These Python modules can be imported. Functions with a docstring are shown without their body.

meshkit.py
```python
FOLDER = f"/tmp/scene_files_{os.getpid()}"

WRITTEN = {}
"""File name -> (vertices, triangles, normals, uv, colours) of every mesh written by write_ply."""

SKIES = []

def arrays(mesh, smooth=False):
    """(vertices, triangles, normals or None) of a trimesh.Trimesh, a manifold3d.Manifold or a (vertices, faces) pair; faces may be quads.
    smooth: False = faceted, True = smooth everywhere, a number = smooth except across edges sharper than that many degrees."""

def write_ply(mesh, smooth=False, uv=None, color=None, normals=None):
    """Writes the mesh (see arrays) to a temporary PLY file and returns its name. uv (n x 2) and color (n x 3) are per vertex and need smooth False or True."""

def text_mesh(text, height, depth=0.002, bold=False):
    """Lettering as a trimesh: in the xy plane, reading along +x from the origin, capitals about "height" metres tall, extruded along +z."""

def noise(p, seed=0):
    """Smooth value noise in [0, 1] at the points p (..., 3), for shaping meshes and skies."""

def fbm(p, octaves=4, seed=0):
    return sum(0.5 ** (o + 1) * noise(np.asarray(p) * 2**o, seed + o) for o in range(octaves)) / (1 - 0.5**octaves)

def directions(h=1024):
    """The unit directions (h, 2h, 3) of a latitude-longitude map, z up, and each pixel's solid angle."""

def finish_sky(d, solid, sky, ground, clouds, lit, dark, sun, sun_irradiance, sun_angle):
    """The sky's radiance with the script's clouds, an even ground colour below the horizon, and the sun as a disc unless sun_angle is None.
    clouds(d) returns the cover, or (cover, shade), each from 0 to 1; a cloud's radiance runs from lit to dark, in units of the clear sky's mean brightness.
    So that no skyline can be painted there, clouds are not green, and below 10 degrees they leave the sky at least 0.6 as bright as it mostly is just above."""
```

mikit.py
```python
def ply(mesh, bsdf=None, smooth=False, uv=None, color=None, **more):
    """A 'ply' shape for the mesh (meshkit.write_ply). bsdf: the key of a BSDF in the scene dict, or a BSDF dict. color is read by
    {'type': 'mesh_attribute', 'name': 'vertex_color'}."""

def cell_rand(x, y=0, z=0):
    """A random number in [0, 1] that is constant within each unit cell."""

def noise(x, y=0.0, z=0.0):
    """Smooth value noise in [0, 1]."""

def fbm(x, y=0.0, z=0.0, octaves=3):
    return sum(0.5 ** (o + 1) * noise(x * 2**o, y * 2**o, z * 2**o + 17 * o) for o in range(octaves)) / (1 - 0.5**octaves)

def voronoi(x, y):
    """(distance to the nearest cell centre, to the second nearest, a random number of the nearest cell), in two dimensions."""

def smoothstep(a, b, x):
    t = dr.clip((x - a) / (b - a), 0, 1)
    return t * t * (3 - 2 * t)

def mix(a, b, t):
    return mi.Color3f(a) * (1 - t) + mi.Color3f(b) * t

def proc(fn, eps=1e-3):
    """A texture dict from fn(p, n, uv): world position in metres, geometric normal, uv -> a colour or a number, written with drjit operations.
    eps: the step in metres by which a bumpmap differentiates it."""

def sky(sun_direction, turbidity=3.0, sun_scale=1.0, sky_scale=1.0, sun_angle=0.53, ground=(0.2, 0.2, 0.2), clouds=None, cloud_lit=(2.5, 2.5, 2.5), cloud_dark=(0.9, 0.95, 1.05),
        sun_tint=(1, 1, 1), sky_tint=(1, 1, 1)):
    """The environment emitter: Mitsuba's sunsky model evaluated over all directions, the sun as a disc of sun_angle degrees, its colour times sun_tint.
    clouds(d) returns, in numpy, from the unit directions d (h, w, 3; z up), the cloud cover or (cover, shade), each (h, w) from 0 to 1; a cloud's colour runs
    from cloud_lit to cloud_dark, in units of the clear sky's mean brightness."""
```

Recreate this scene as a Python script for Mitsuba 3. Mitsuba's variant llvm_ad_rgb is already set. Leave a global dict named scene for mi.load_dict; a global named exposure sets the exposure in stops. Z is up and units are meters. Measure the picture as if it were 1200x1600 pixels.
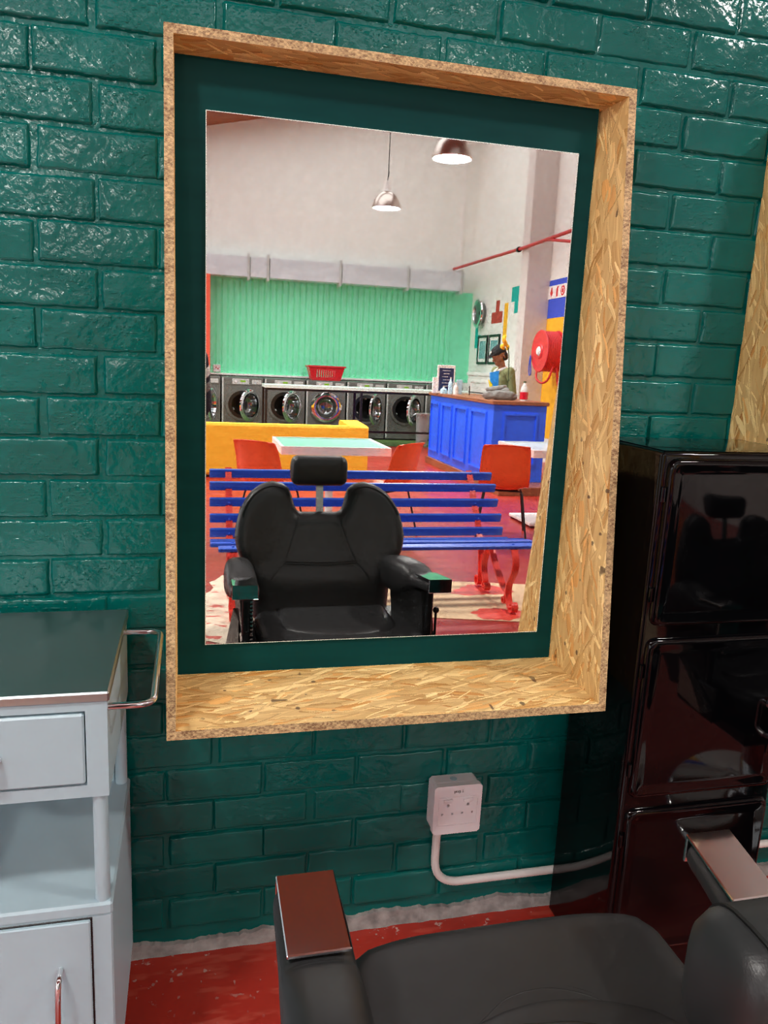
import math, random
import numpy as np, trimesh, manifold3d as m3, mitsuba as mi, drjit as dr
import shapely.geometry as sg
import meshkit, mikit
from mikit import ply, proc, fbm, noise, cell_rand, voronoi, smoothstep, mix

random.seed(7); RNG = np.random.default_rng(7)
T = mi.ScalarTransform4f
scene = {'type': 'scene'}
labels = {}
exposure = 0.92

# ------------------------------------------------------------------ camera, light
CAM = np.array([.047, -1.6933, 1.4478])
FWD = np.array([0.24037, 0.94923, -0.20294]); DOWN = np.array([-0.00184, -0.20862, -0.97799])
scene['camera'] = {'type': 'perspective', 'fov': 52.577, 'fov_axis': 'x', 'near_clip': .02, 'far_clip': 100.,
                   'to_world': T().look_at(origin=CAM.tolist(), target=(CAM + FWD).tolist(), up=(-DOWN).tolist())}
SKY = 6.0
scene['sky'] = mikit.sky((.2, -.5, .8), turbidity=6.0, sun_scale=0.0, sky_scale=SKY, ground=(.3, .3, .3), clouds=lambda d: 0.92, cloud_lit=(1.5, 1.5, 1.5), cloud_dark=(1.2, 1.2, 1.2))
LAMP_RADIANCE = 150.0
LAMP_COLOR = (1.0, .97, .92)
# pendant lamps: x, y, rim height
LAMPS = [(2.58, -10.0, 3.66), (2.51, -6.6, 3.535), (2.7, -1.7, 3.45), (-1.1, -1.8, 3.45), (-1.6, -6.4, 3.5), (-1.6, -10.2, 3.6)]

# ------------------------------------------------------------------ helpers
def lin(r, g, b):
    c = np.array([r, g, b]) / 255.
    return np.where(c <= .04045, c / 12.92, ((c + .055) / 1.055) ** 2.4).tolist()
def rgb(c): return {'type': 'rgb', 'value': list(map(float, c))}
def mat(name, d): scene[name] = d; return name
def pr(name, col, rough=.5, **k):
    base = col if isinstance(col, dict) else rgb(col)
    d = {'type': 'principled', 'base_color': base, 'roughness': rough, **k}
    return mat(name, {'type': 'twosided', 'b': d})
def numbered(key):
    if key not in scene and key not in labels and not any(k.startswith(key + '__') for k in USED): return key
    n = 1
    while True:
        k = f'{key}_{n:03d}'
        if k not in scene and k not in labels: return k
        n += 1
USED = set()
def thing(name, label, cat, group=None):
    key = name; n = 0
    while key in labels or key in scene:
        n += 1; key = f'{name}_{n:03d}'
    labels[key] = {'label': label, 'category': cat}
    if group: labels[key]['group'] = group
    return key
_cnt = {}
def part(parent, name, d, label=None, kind=None):
    base = f'{parent}__{name}'
    n = _cnt.get(base, 0); _cnt[base] = n + 1
    key = base if n == 0 else f'{base}_{n:03d}'
    scene[key] = dict(d)
    if label or kind:
        labels[key] = {}
        if label: labels[key]['label'] = label
        if kind: labels[key]['kind'] = kind
    return key
def single(name, d, label, cat, group=None):
    key = thing(name, label, cat, group); scene[key] = dict(d); return key
def struct(name, d, label):
    scene[name] = dict(d); labels[name] = {'label': label, 'kind': 'structure'}; return name

def tm(v, f): return trimesh.Trimesh(np.asarray(v, float), np.asarray(f, int), process=False)
def cat(*ms): return trimesh.util.concatenate([m for m in ms])
def cbox(x0, x1, y0, y1, z0, z1, c=.003):
    """chamfered box"""
    c = min(c, (x1 - x0) * .45, (y1 - y0) * .45, (z1 - z0) * .45)
    pts = []
    for sx in (0, 1):
        for sy in (0, 1):
            for sz in (0, 1):
                P = np.array([(x0, x1)[sx], (y0, y1)[sy], (z0, z1)[sz]]); D = np.array([1 - 2 * sx, 1 - 2 * sy, 1 - 2 * sz]) * c
                for k in range(3):
                    q = P + D; q[k] = P[k]; pts.append(q)
    return trimesh.convex.convex_hull(np.array(pts))
def hullpts(pts): return trimesh.convex.convex_hull(np.array(pts, float))
def rot(m, ang, axis, about=(0, 0, 0)):
    m = m.copy(); m.apply_transform(trimesh.transformations.rotation_matrix(math.radians(ang), axis, about)); return m
def mv(m, x=0, y=0, z=0):
    m = m.copy(); m.apply_translation((x, y, z)); return m
def mir(m, xc):
    m = m.copy(); m.vertices[:, 0] = 2 * xc - m.vertices[:, 0]; m.invert(); return m
def tube(pts, r, n=8, cap=True):
    p = np.asarray(pts, float); r = np.broadcast_to(r, (len(p),)).astype(float)
    t = np.gradient(p, axis=0); t /= np.linalg.norm(t, axis=1, keepdims=True) + 1e-12
    a = np.cross(t[0], [0, 0, 1.] if abs(t[0][2]) < .9 else [1., 0, 0]); a /= np.linalg.norm(a)
    V = []; ang = np.arange(n) * 2 * np.pi / n
    for i in range(len(p)):
        a = a - t[i] * (a @ t[i]); a /= np.linalg.norm(a) + 1e-12; b = np.cross(t[i], a)
        V.append(p[i] + r[i] * (np.cos(ang)[:, None] * a + np.sin(ang)[:, None] * b))
    V = np.vstack(V); F = []
    for i in range(len(p) - 1):
        for j in range(n):
            k = (j + 1) % n
            F += [[i * n + j, i * n + k, (i + 1) * n + k], [i * n + j, (i + 1) * n + k, (i + 1) * n + j]]
    if cap:
        V = np.vstack([V, p[:1], p[-1:]]); A = len(V) - 2
        for j in range(n):
            k = (j + 1) % n
            F += [[A, k, j], [A + 1, (len(p) - 1) * n + j, (len(p) - 1) * n + k]]
    return tm(V, F)
def smoothpath(pts, k=8):
    """Catmull-Rom through the points"""
    p = np.asarray(pts, float); p = np.vstack([2 * p[0] - p[1], p, 2 * p[-1] - p[-2]]); out = []
    for i in range(1, len(p) - 2):
        for t in np.linspace(0, 1, k, endpoint=False):
            out.append(.5 * (2 * p[i] + (p[i + 1] - p[i - 1]) * t + (2 * p[i - 1] - 5 * p[i] + 4 * p[i + 1] - p[i + 2]) * t * t + (3 * p[i] - p[i - 1] - 3 * p[i + 1] + p[i + 2]) * t ** 3))
    out.append(p[-2]); return np.array(out)
def rpath(pts, r, k=6):
    """polyline with rounded corners"""
    p = [np.array(q, float) for q in pts]; out = [p[0]]
    for i in range(1, len(p) - 1):
        a = p[i - 1] - p[i]; b = p[i + 1] - p[i]; la, lb = np.linalg.norm(a), np.linalg.norm(b)
        rr = min(r, la * .49, lb * .49); s, e = p[i] + a / la * rr, p[i] + b / lb * rr
        for t in np.linspace(0, 1, k): out.append((1 - t) ** 2 * s + 2 * t * (1 - t) * p[i] + t * t * e)
    out.append(p[-1]); return np.array(out)
def lathe(prof, n=40):
    """revolve (r, z) profile about z"""
    pr_ = np.array(prof, float); V = []; F = []; m = len(pr_)
    for a in np.arange(n) * 2 * np.pi / n: V.append(np.c_[pr_[:, 0] * math.cos(a), pr_[:, 0] * math.sin(a), pr_[:, 1]])
    V = np.vstack(V)
    for i in range(n):
        j = (i + 1) % n
        for k in range(m - 1): F += [[i * m + k, j * m + k, j * m + k + 1], [i * m + k, j * m + k + 1, i * m + k + 1]]
    me = trimesh.Trimesh(V, F, process=True); return me
def axis_to(m, d, at):
    """turn the z axis of a mesh to direction d, then move"""
    m = m.copy(); m.apply_transform(trimesh.geometry.align_vectors([0, 0, 1], np.array(d, float) / np.linalg.norm(d))); m.apply_translation(at); return m
def extr(poly, h): return trimesh.creation.extrude_polygon(poly, h, engine='earcut')
def ext_x(poly_yz, x0, x1):
    m = extr(poly_yz, x1 - x0); v = m.vertices.copy(); m.vertices = np.c_[v[:, 2] + x0, v[:, 0], v[:, 1]]; m.fix_normals(); return m
def ext_y(poly_xz, y0, y1):
    m = extr(poly_xz, y1 - y0); v = m.vertices.copy(); m.vertices = np.c_[v[:, 0], v[:, 2] + y0, v[:, 1]]; m.fix_normals(); return m
def ext_z(poly_xy, z0, z1): return mv(extr(poly_xy, z1 - z0), 0, 0, z0)
def rrect(x0, x1, y0, y1, r): return sg.box(x0 + r, y0 + r, x1 - r, y1 - r).buffer(r, quad_segs=6)
def buv(mesh, off=(0, 0)):
    """box-projected uv in metres: (mesh, uv), faces split"""
    m = mesh.copy(); m.unmerge_vertices(); n = np.repeat(m.face_normals, 3, axis=0); v = m.vertices; a = np.abs(n).argmax(1)
    uv = np.where((a == 0)[:, None], v[:, [2, 1]], np.where((a == 1)[:, None], v[:, [0, 2]], v[:, [0, 1]]))
    # the longer side of the board runs along u: swap for the z-facing boards is not needed (u = x)
    return m, uv + np.array(off) + a[:, None] * np.array([3.7, 1.3])
def uvply(mesh, m, off=(0, 0), **k):
    me, uv = buv(mesh, off); return ply(me, m, False, uv=uv, **k)
def sph(p, r, n=14): return m3.Manifold.sphere(float(r), n).translate([float(c) for c in p])
def blob(bones, ref=.012, it=8):
    """union of hulls of spheres, refined and smoothed: bones = [(p, r), (p, r), ...] chains"""
    tot = None
    for ch in bones:
        for a, b in (zip(ch, ch[1:]) if len(ch) > 1 else [(ch[0], ch[0])]):
            h = m3.Manifold.batch_hull([sph(*a), sph(*b)])
            tot = h if tot is None else tot + h
    tot = tot.refine_to_length(ref); m = tot.to_mesh()
    t = trimesh.Trimesh(m.vert_properties[:, :3], m.tri_verts, process=True)
    if it: trimesh.smoothing.filter_taubin(t, iterations=it)
    return t
def puff(xs, lo, hi, nv, R, tf, tb, curve=lambda x, h: 0 * x, pw=2.2):
    """A cushion on the area lo(x) < h < hi(x): returns (x, h, d) with d thick forward (tf) and backward (tb), edges rounded over R."""
    xs = np.asarray(xs, float); L = np.array([lo(x) for x in xs]); H = np.array([hi(x) for x in xs])
    out = sg.Polygon(np.vstack([np.c_[xs, L], np.c_[xs, H][::-1]])).buffer(0).exterior
    w = .5 - .5 * np.cos(np.linspace(0, np.pi, nv))
    X = np.repeat(xs[:, None], nv, 1); Hh = L[:, None] + (H - L)[:, None] * w[None]
    import shapely
    d = shapely.distance(shapely.points(X.ravel(), Hh.ravel()), out).reshape(X.shape)
    t = np.clip(d / R, 0, 1); prof = (1 - (1 - t) ** pw) ** (1 / pw)
    c = curve(X, Hh)
    A = np.stack([X, Hh, c + tf * prof], -1).reshape(-1, 3); B = np.stack([X, Hh, c - tb * prof], -1).reshape(-1, 3)
    F = []; n = len(xs); N = n * nv
    for i in range(n - 1):
        for j in range(nv - 1):
            a, b, c_, d_ = i * nv + j, (i + 1) * nv + j, (i + 1) * nv + j + 1, i * nv + j + 1
            F += [[a, b, c_], [a, c_, d_], [N + a, N + c_, N + b], [N + a, N + d_, N + c_]]
    m = trimesh.Trimesh(np.vstack([A, B]), F, process=False); m.merge_vertices(digits_vertex=6)
    m.update_faces(m.nondegenerate_faces()); return m
def xyz(m, f):
    m = m.copy(); m.vertices = f(m.vertices); m.fix_normals(); return m
def site(m):
    """survey scale: the far side of the room was first taped out a few per cent too long"""
    m = m.copy(); v = np.array(m.vertices); y = v[:, 1].copy(); v[:, 1] = y * (.9815 + .00215 * y); v[:, 2] *= 1 + .002 * np.minimum(y, 0); m.vertices = v; return m
def sy(y): return y * (.9815 + .00215 * y)
def text(s, h, depth=.0006, bold=False): return meshkit.text_mesh(s, h, depth, bold)

# ------------------------------------------------------------------ materials
def f_brick_bump(p, n, uv):
    a = fbm(p.x * 90, p.y * 90 + 3, p.z * 80, 3)
    b = smoothstep(.66, .88, noise(p.x * 190, p.y * 190, p.z * 170)) * smoothstep(.40, .60, noise(p.x * 14 + 9, p.y * 9, p.z * 22))
    c = fbm(p.x * 28, p.y * 28, p.z * 26 + 40, 3)
    return a * .0010 + b * .0013 + c * .0026
def f_brick_col(p, n, uv):
    t = fbm(p.x * 7, p.z * 9, 2.0, 3)
    return mix((.0004, .084, .075), (.0008, .128, .112), t)
mat('m_brick', {'type': 'twosided', 'b': {'type': 'bumpmap', 'arbitrary': proc(f_brick_bump, 5e-4), 'scale': 1.0,
    'bsdf': {'type': 'principled', 'base_color': proc(f_brick_col), 'roughness': .15, 'specular': .38}}})
def strands(u, v):
    """oriented strand board: flat tapered flakes, each with its own turn, lying over one another: (tone, warmth, dark edge)"""
    val = .42 + .22 * (fbm(u * 22, v * 130, 1.0, 2) - .5); hue = .4 + 0 * u; dark = 0 * u
    for k, (cu, cv, hw, sp) in enumerate(((.085, .021, .0062, .75), (.070, .030, .0100, .5), (.105, .024, .0050, .42), (.050, .016, .0026, .65))):
        uu = u + .37 * k; vv = v + .53 * k; best = mi.Float(-1) + 0 * u; iu, iv = dr.floor(uu / cu), dr.floor(vv / cv)
        lv, lh, ld = val, hue, dark
        for a in (-1, 0, 1):
            for b in (-1, 0, 1):
                x, y = iu + a, iv + b; q = k * 31
                r1, r2, r3, r4, r5 = (cell_rand(x, y, q + j) for j in range(5))
                du = uu - (x + r1) * cu; dv = vv - (y + r2) * cv; an = (r3 + r4 - 1.0) * 1.05; c_, s_ = dr.cos(an), dr.sin(an)
                p_ = du * c_ + dv * s_; w_ = -du * s_ + dv * c_ + .0016 * dr.sin(p_ * 75 + r1 * 40)
                L = cu * (.28 + .62 * r5); W = hw * (.45 + .95 * r2) * (1.05 - .5 * dr.square(p_ / L))
                inside = (dr.abs(p_) < L) & (dr.abs(w_) < W) & (r4 > 1 - sp) & (r5 > best)
                best = dr.select(inside, r5, best)
                fy = w_ / W
                g = noise(p_ * 30 + r1 * 90, w_ * 520, 7. * k) - .5
                lv = dr.select(inside, .16 + .80 * r3 * .6 + .38 * cell_rand(x, y, q + 7) + .26 * g - .10 * fy, lv)
                lh = dr.select(inside, cell_rand(x, y, q + 8), lh); ld = dr.select(inside, smoothstep(.72, 1., fy) * cell_rand(x, y, q + 9), ld)
        val, hue, dark = lv, lh, ld
    return val, hue, dark
def f_osb(p, n, uv):
    val, hue, dark = strands(uv.x, uv.y)
    c = mix((.43, .215, .050), (1.0, .75, .345), dr.clip(val * 1.25 - .12, 0, 1))
    c = mix(c, mi.Color3f(c.x * .95, c.y * .70, c.z * .45), smoothstep(.60, .98, hue) * .9)
    c = mix(c, (.16, .075, .026), dr.clip(dark, 0, 1) * .85)
    kn = smoothstep(.90, .93, noise(uv.x * 42, uv.y * 55, 8.)) * smoothstep(.55, .7, noise(uv.x * 7, uv.y * 7, 3.))
    c = mix(c, (.07, .035, .02), kn * .8)
    ed = smoothstep(.75, .85, dr.abs(n.y))
    s = fbm(p.x * 240, p.y * 150, p.z * 240, 3); g = noise(p.x * 520, p.y * 200, p.z * 520); h = fbm(p.x * 40, p.y * 30, p.z * 40, 2)
    ce = mix((.21, .11, .05), (.66, .46, .235), dr.clip((s - .5) * 1.7 + (g - .5) * .5 + (h - .5) * .8 + .52, 0, 1))
    return mix(c, ce, ed)
mat('m_osb', {'type': 'twosided', 'b': {'type': 'principled', 'base_color': proc(f_osb), 'roughness': .55, 'specular': .35}})
def f_panel(p, n, uv):
    return mix((.0002, .034, .034), (.0006, .048, .046), fbm(p.x * 6, p.z * 40, 1., 3))
pr('m_panel', proc(f_panel), .45, specular=.1)
mat('m_mirror', {'type': 'conductor', 'material': 'none', 'specular_reflectance': rgb((.93, .945, .935))})
pr('m_glassedge', lin(215, 222, 215), .2)
def f_floor(p, n, uv):
    t = fbm(p.x * 3.2, p.y * 3.2, .5, 4); s = fbm(p.x * 11 + 3 * noise(p.x * 2, p.y * 2), p.y * 42, 2., 3)
    c = mix((.26, .014, .010), (.42, .034, .020), t)
    c = mix(c, (.47, .085, .055), smoothstep(.56, .74, s) * .5)
    w = smoothstep(.72, .80, fbm(p.x * 60, p.y * 60, 6., 4)) * smoothstep(-.30, -.02, p.y)
    return mix(c, (.50, .33, .29), w * .7)
def f_floor_r(p, n, uv): return .22 + .25 * fbm(p.x * 5, p.y * 5, 9., 3)
pr('m_floor', proc(f_floor), proc(f_floor_r), specular=.5)
def f_green(p, n, uv): return mix(lin(70, 100, 52), lin(98, 130, 70), fbm(p.x * 4, p.y * 4, 0., 3))
pr('m_greenfloor', proc(f_green), .4)
def f_conc(p, n, uv): return mix(lin(86, 80, 78), lin(172, 164, 160), fbm(p.x * 40, p.y * 40, p.z * 40, 4))
pr('m_concrete', proc(f_conc), .8)
pr('m_blackgloss', (.0010, .0010, .0014), .045, specular=.3)
def f_leather(p, n, uv):
    d, d2, r = voronoi(p.x * 420 + p.z * 260, p.y * 420 - p.z * 260)
    return (d2 - d) * .00012 + fbm(p.x * 30, p.y * 30, p.z * 30, 2) * .0012
mat('m_leather', {'type': 'twosided', 'b': {'type': 'bumpmap', 'arbitrary': proc(f_leather, 4e-4), 'scale': 1.0,
    'bsdf': {'type': 'principled', 'base_color': rgb((.0185, .0185, .0195)), 'roughness': .43, 'specular': .5}}})
pr('m_seam', (.004, .004, .004), .5)
mat('m_chrome', {'type': 'twosided', 'b': {'type': 'principled', 'base_color': rgb((.82, .82, .83)), 'metallic': 1.0, 'roughness': .06}})
def f_brush(p, n, uv): return .25 + .12 * noise(p.x * 8, p.y * 260, p.z * 200) + .1 * fbm(p.x * 9, p.y * 9, p.z * 9, 3)
mat('m_stainless', {'type': 'twosided', 'b': {'type': 'principled', 'base_color': rgb((.42, .45, .46)), 'metallic': 1.0, 'roughness': proc(f_brush)}})
mat('m_galv', {'type': 'twosided', 'b': {'type': 'principled', 'base_color': proc(lambda p, n, uv: mix((.56, .60, .64), (.78, .81, .84), fbm(p.x * 5, p.y * 5, p.z * 9, 3))), 'metallic': .25, 'roughness': .45}})
pr('m_whitemetal', lin(160, 181, 190), .38, specular=.5)
pr('m_whiteplastic', lin(226, 222, 224), .3)
pr('m_conduit', lin(214, 208, 204), .4)
pr('m_black', (.004, .004, .004), .35)
pr('m_blackmetal', (.008, .008, .009), .3, specular=.5)
pr('m_benchblue', proc(lambda p, n, uv: mix(lin(30, 72, 184), lin(52, 104, 222), fbm(p.x * 5, p.y * 90, p.z * 90, 3))), .33)
pr('m_benchred', lin(236, 66, 54), .3)
pr('m_redstain', proc(lambda p, n, uv: mix(lin(205, 50, 40), lin(228, 84, 66), fbm(p.x * 30, p.y * 30, 0., 3))), .45)
pr('m_card', proc(lambda p, n, uv: mix(lin(205, 168, 128), lin(226, 196, 160), fbm(p.x * 3, p.y * 26, 1., 3))), .8)
pr('m_paper', proc(lambda p, n, uv: mix(mix(lin(222, 205, 176), lin(244, 232, 208), fbm(p.x * 6, p.y * 6, 1., 4)), lin(214, 110, 96), smoothstep(.66, .74, fbm(p.x * 14, p.y * 30, 5., 3)))), .8)
pr('m_orange', lin(255, 98, 50), .35)
pr('m_yellow', proc(lambda p, n, uv: mix(lin(226, 164, 30), lin(246, 190, 58), fbm(p.x * 8, p.y * 8, p.z * 60, 3))), .85, sheen=.3)
pr('m_mint', lin(130, 236, 190), .45)
pr('m_mintlam', lin(136, 214, 182), .3)
pr('m_wall', proc(lambda p, n, uv: mix(lin(225, 225, 218), lin(235, 235, 228), fbm(p.x * .8, p.y * .8, p.z * .8, 3))), .75)
pr('m_white', lin(234, 230, 226), .4)
pr('m_pilaster', lin(206, 198, 192), .6)
pr('m_ceiling', proc(lambda p, n, uv: mix(lin(120, 64, 40), lin(160, 92, 60), fbm(p.x * 2, p.y * 22, p.z * 3, 3))), .6)
mat('m_washer', {'type': 'twosided', 'b': {'type': 'principled', 'base_color': rgb(lin(112, 116, 112)), 'metallic': .35, 'roughness': .4}})
pr('m_washerlight', lin(186, 190, 186), .35)
pr('m_drum', (.03, .032, .032), .25, metallic=.6)
pr('m_lcd', lin(130, 190, 40), .3)
mat('m_glass', {'type': 'principled', 'base_color': rgb((.25, .27, .27)), 'roughness': .05, 'metallic': .85})
pr('m_counterblue', lin(42, 98, 242), .4)
def f_wood(p, n, uv):
    r = dr.sqrt(dr.square(p.z * 14 + .6 * noise(p.x * 2, p.y * 2)) + dr.square(p.x * 9)); g = noise(r * 9, p.y * 3, 1.) * .6 + .4 * noise(p.x * 160, p.y * 8, p.z * 160)
    return mix(lin(98, 52, 32), lin(170, 104, 66), g)
pr('m_wood', proc(f_wood), .35)
pr('m_tablegrey', lin(178, 196, 206), .25)
pr('m_foldtop', lin(196, 214, 204), .4)
pr('m_red', lin(206, 34, 42), .35)
pr('m_hosered', lin(216, 50, 56), .4)
pr('m_pipered', lin(186, 40, 46), .4)
pr('m_teal', lin(0, 170, 156), .6)
pr('m_wallred', lin(176, 62, 50), .6)
pr('m_wallblue', lin(58, 84, 204), .6)
pr('m_wallyellow', lin(246, 184, 40), .6)
pr('m_orangewall', lin(236, 92, 66), .5)
pr('m_greybag', proc(lambda p, n, uv: mix(lin(112, 112, 108), lin(160, 158, 154), fbm(p.x * 9, p.y * 9, p.z * 9, 3))), .6)
pr('m_skin', lin(146, 98, 74), .45)
pr('m_olive', proc(lambda p, n, uv: mix(lin(104, 110, 70), lin(138, 142, 98), fbm(p.x * 16, p.y * 16, p.z * 6, 3))), .8)
pr('m_navy', lin(30, 32, 44), .75)
pr('m_darkcloth', lin(28, 28, 30), .8)
pr('m_clothwhite', lin(236, 232, 226), .7)
pr('m_paperblue', lin(40, 150, 240), .5)
pr('m_paperyellow', lin(250, 222, 40), .5)
pr('m_stem', lin(70, 84, 50), .6)
pr('m_flower', lin(244, 180, 40), .6)
pr('m_screen', lin(34, 40, 84), .2)
mat('m_clear', {'type': 'thindielectric'})
pr('m_bottleblue', lin(180, 214, 232), .15)
pr('m_soda', lin(206, 18, 40), .15)
mat('m_bin', {'type': 'principled', 'base_color': rgb(lin(170, 176, 176)), 'roughness': .3})
mat('m_shade', {'type': 'twosided', 'b': {'type': 'principled', 'base_color': rgb((.60, .50, .44)), 'metallic': .9, 'roughness': .28}})
pr('m_shadein', lin(240, 238, 232), .5)

# ------------------------------------------------------------------ setting
COURSE, BL = .085, .2286
Z0 = 2.0083
def wallslab(x0, x1, y0, y1, z0, z1): return trimesh.creation.box(bounds=[(x0, y0, z0), (x1, y1, z1)])
RX, LX, FY = 5.48, -6.0, -14.10
struct('wall_back', ply(wallslab(LX, RX, .0065, .20, 0, 7.2), 'm_brick'), 'glossy dark teal painted brick wall that carries the mirrors')
def brick_mesh(seed, L=BL - .0055, H=COURSE - .0055):
    r = np.random.default_rng(seed); nx, nz = 19, 9
    gx = np.r_[-1, -.965, -.93, np.linspace(-.85, .85, nx - 6), .93, .965, 1] * L / 2; gz = np.r_[-1, -.91, -.82, np.linspace(-.6, .6, nz - 6), .82, .91, 1] * H / 2
    X, Z = np.meshgrid(gx, gz, indexing='ij')
    d = np.minimum(L / 2 - abs(X), H / 2 - abs(Z)); e = np.clip(d / .0085, 0, 1); pf = np.sqrt(1 - (1 - e) ** 2)
    P = np.stack([X * 14, Z * 26, 0 * X + seed * 3.1], -1)
    lump = (meshkit.fbm(P, 3, seed) - .5) * .0042 + (meshkit.fbm(P * 4, 2, seed + 9) - .5) * .0014
    tilt = r.normal() * .006 * X + r.normal() * .012 * Z
    Y = .0075 - (.0085 + r.normal() * .0009) * pf - (lump + tilt) * pf
    j = (1 - e); X = X + j * (meshkit.noise(np.stack([X * 60, Z * 60, 0 * X + 5], -1), seed) - .5) * .005; Z = Z + j * (meshkit.noise(np.stack([X * 60, Z * 60, 0 * X + 50], -1), seed) - .5) * .0045
    V = np.stack([X, Y, Z], -1).reshape(-1, 3); F = []
    for i in range(nx - 1 + 0):
        for k in range(nz - 1):
            a, b, c, d_ = i * nz + k, (i + 1) * nz + k, (i + 1) * nz + k + 1, i * nz + k + 1
            F += [[a, b, c], [a, c, d_]]
    return tm(V, F)
variants = [brick_mesh(s) for s in range(16)]
bplies = [ply(m, 'm_brick', smooth=40) for m in variants]
rest = []
nb = 0
for k in range(-16, 24):
    zc = Z0 - (k + .5) * COURSE
    if zc < .02 or zc > 3.3: continue
    off = (-.130 if k % 2 == 1 else -.015)
    for i in range(-9, 18):
        xc = off + (i + .5) * BL + random.gauss(0, .003)
        if xc < -1.9 or xc > 3.3: continue
        v = random.randrange(16); zz = zc + random.gauss(0, .0015)
        inview = -.62 < xc < 1.52 and zc < 2.4
        hidden = (.11 < xc < .80 and .76 < zc < 1.93) or (xc > 1.1 and zc < 1.24) or (xc > 1.47) or (xc < -.2 and zc < .84)
        if inview and not hidden and nb < 300:
            part('wall_back', 'brick', {**bplies[v], 'to_world': T().translate([xc, 0, zz])}); nb += 1
        else: rest.append(mv(variants[v], xc, 0, zz))
part('wall_back', 'brick_remainder', ply(cat(*rest), 'm_brick', smooth=40), kind='stuff')

struct('floor', ply(wallslab(LX, RX, -12.08, .15, -.12, 0), 'm_floor'), 'red painted concrete floor, scuffed near the wall')
struct('floor_001', ply(wallslab(LX, RX, FY - .1, -12.08, -.12, 0.002), 'm_greenfloor'), 'green painted strip of floor in front of the washing machines')
struct('wall_far', ply(cat(wallslab(LX - .2, RX + .2, FY - .2, FY, 0, 7.4)), 'm_wall'), 'tall off-white end wall above the washing machines')
struct('wall_right', ply(wallslab(RX, RX + .2, FY - .2, .2, 0, 7.4), 'm_wall'), 'white side wall with painted coloured blocks')
# open shop front on the street side: three tall bays between white piers
struct('wall_left', ply(cat(wallslab(LX - .2, LX, FY - .2, .2, 3.9, 7.4), *[wallslab(LX - .2, LX, y, y + w, 0, 3.9) for y, w in ((-2.6, 2.8), (-5.4, .35), (-9.8, .35), (FY - .2, .8))]), 'm_wall'), 'white side wall with three wide open shop front bays')
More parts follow.
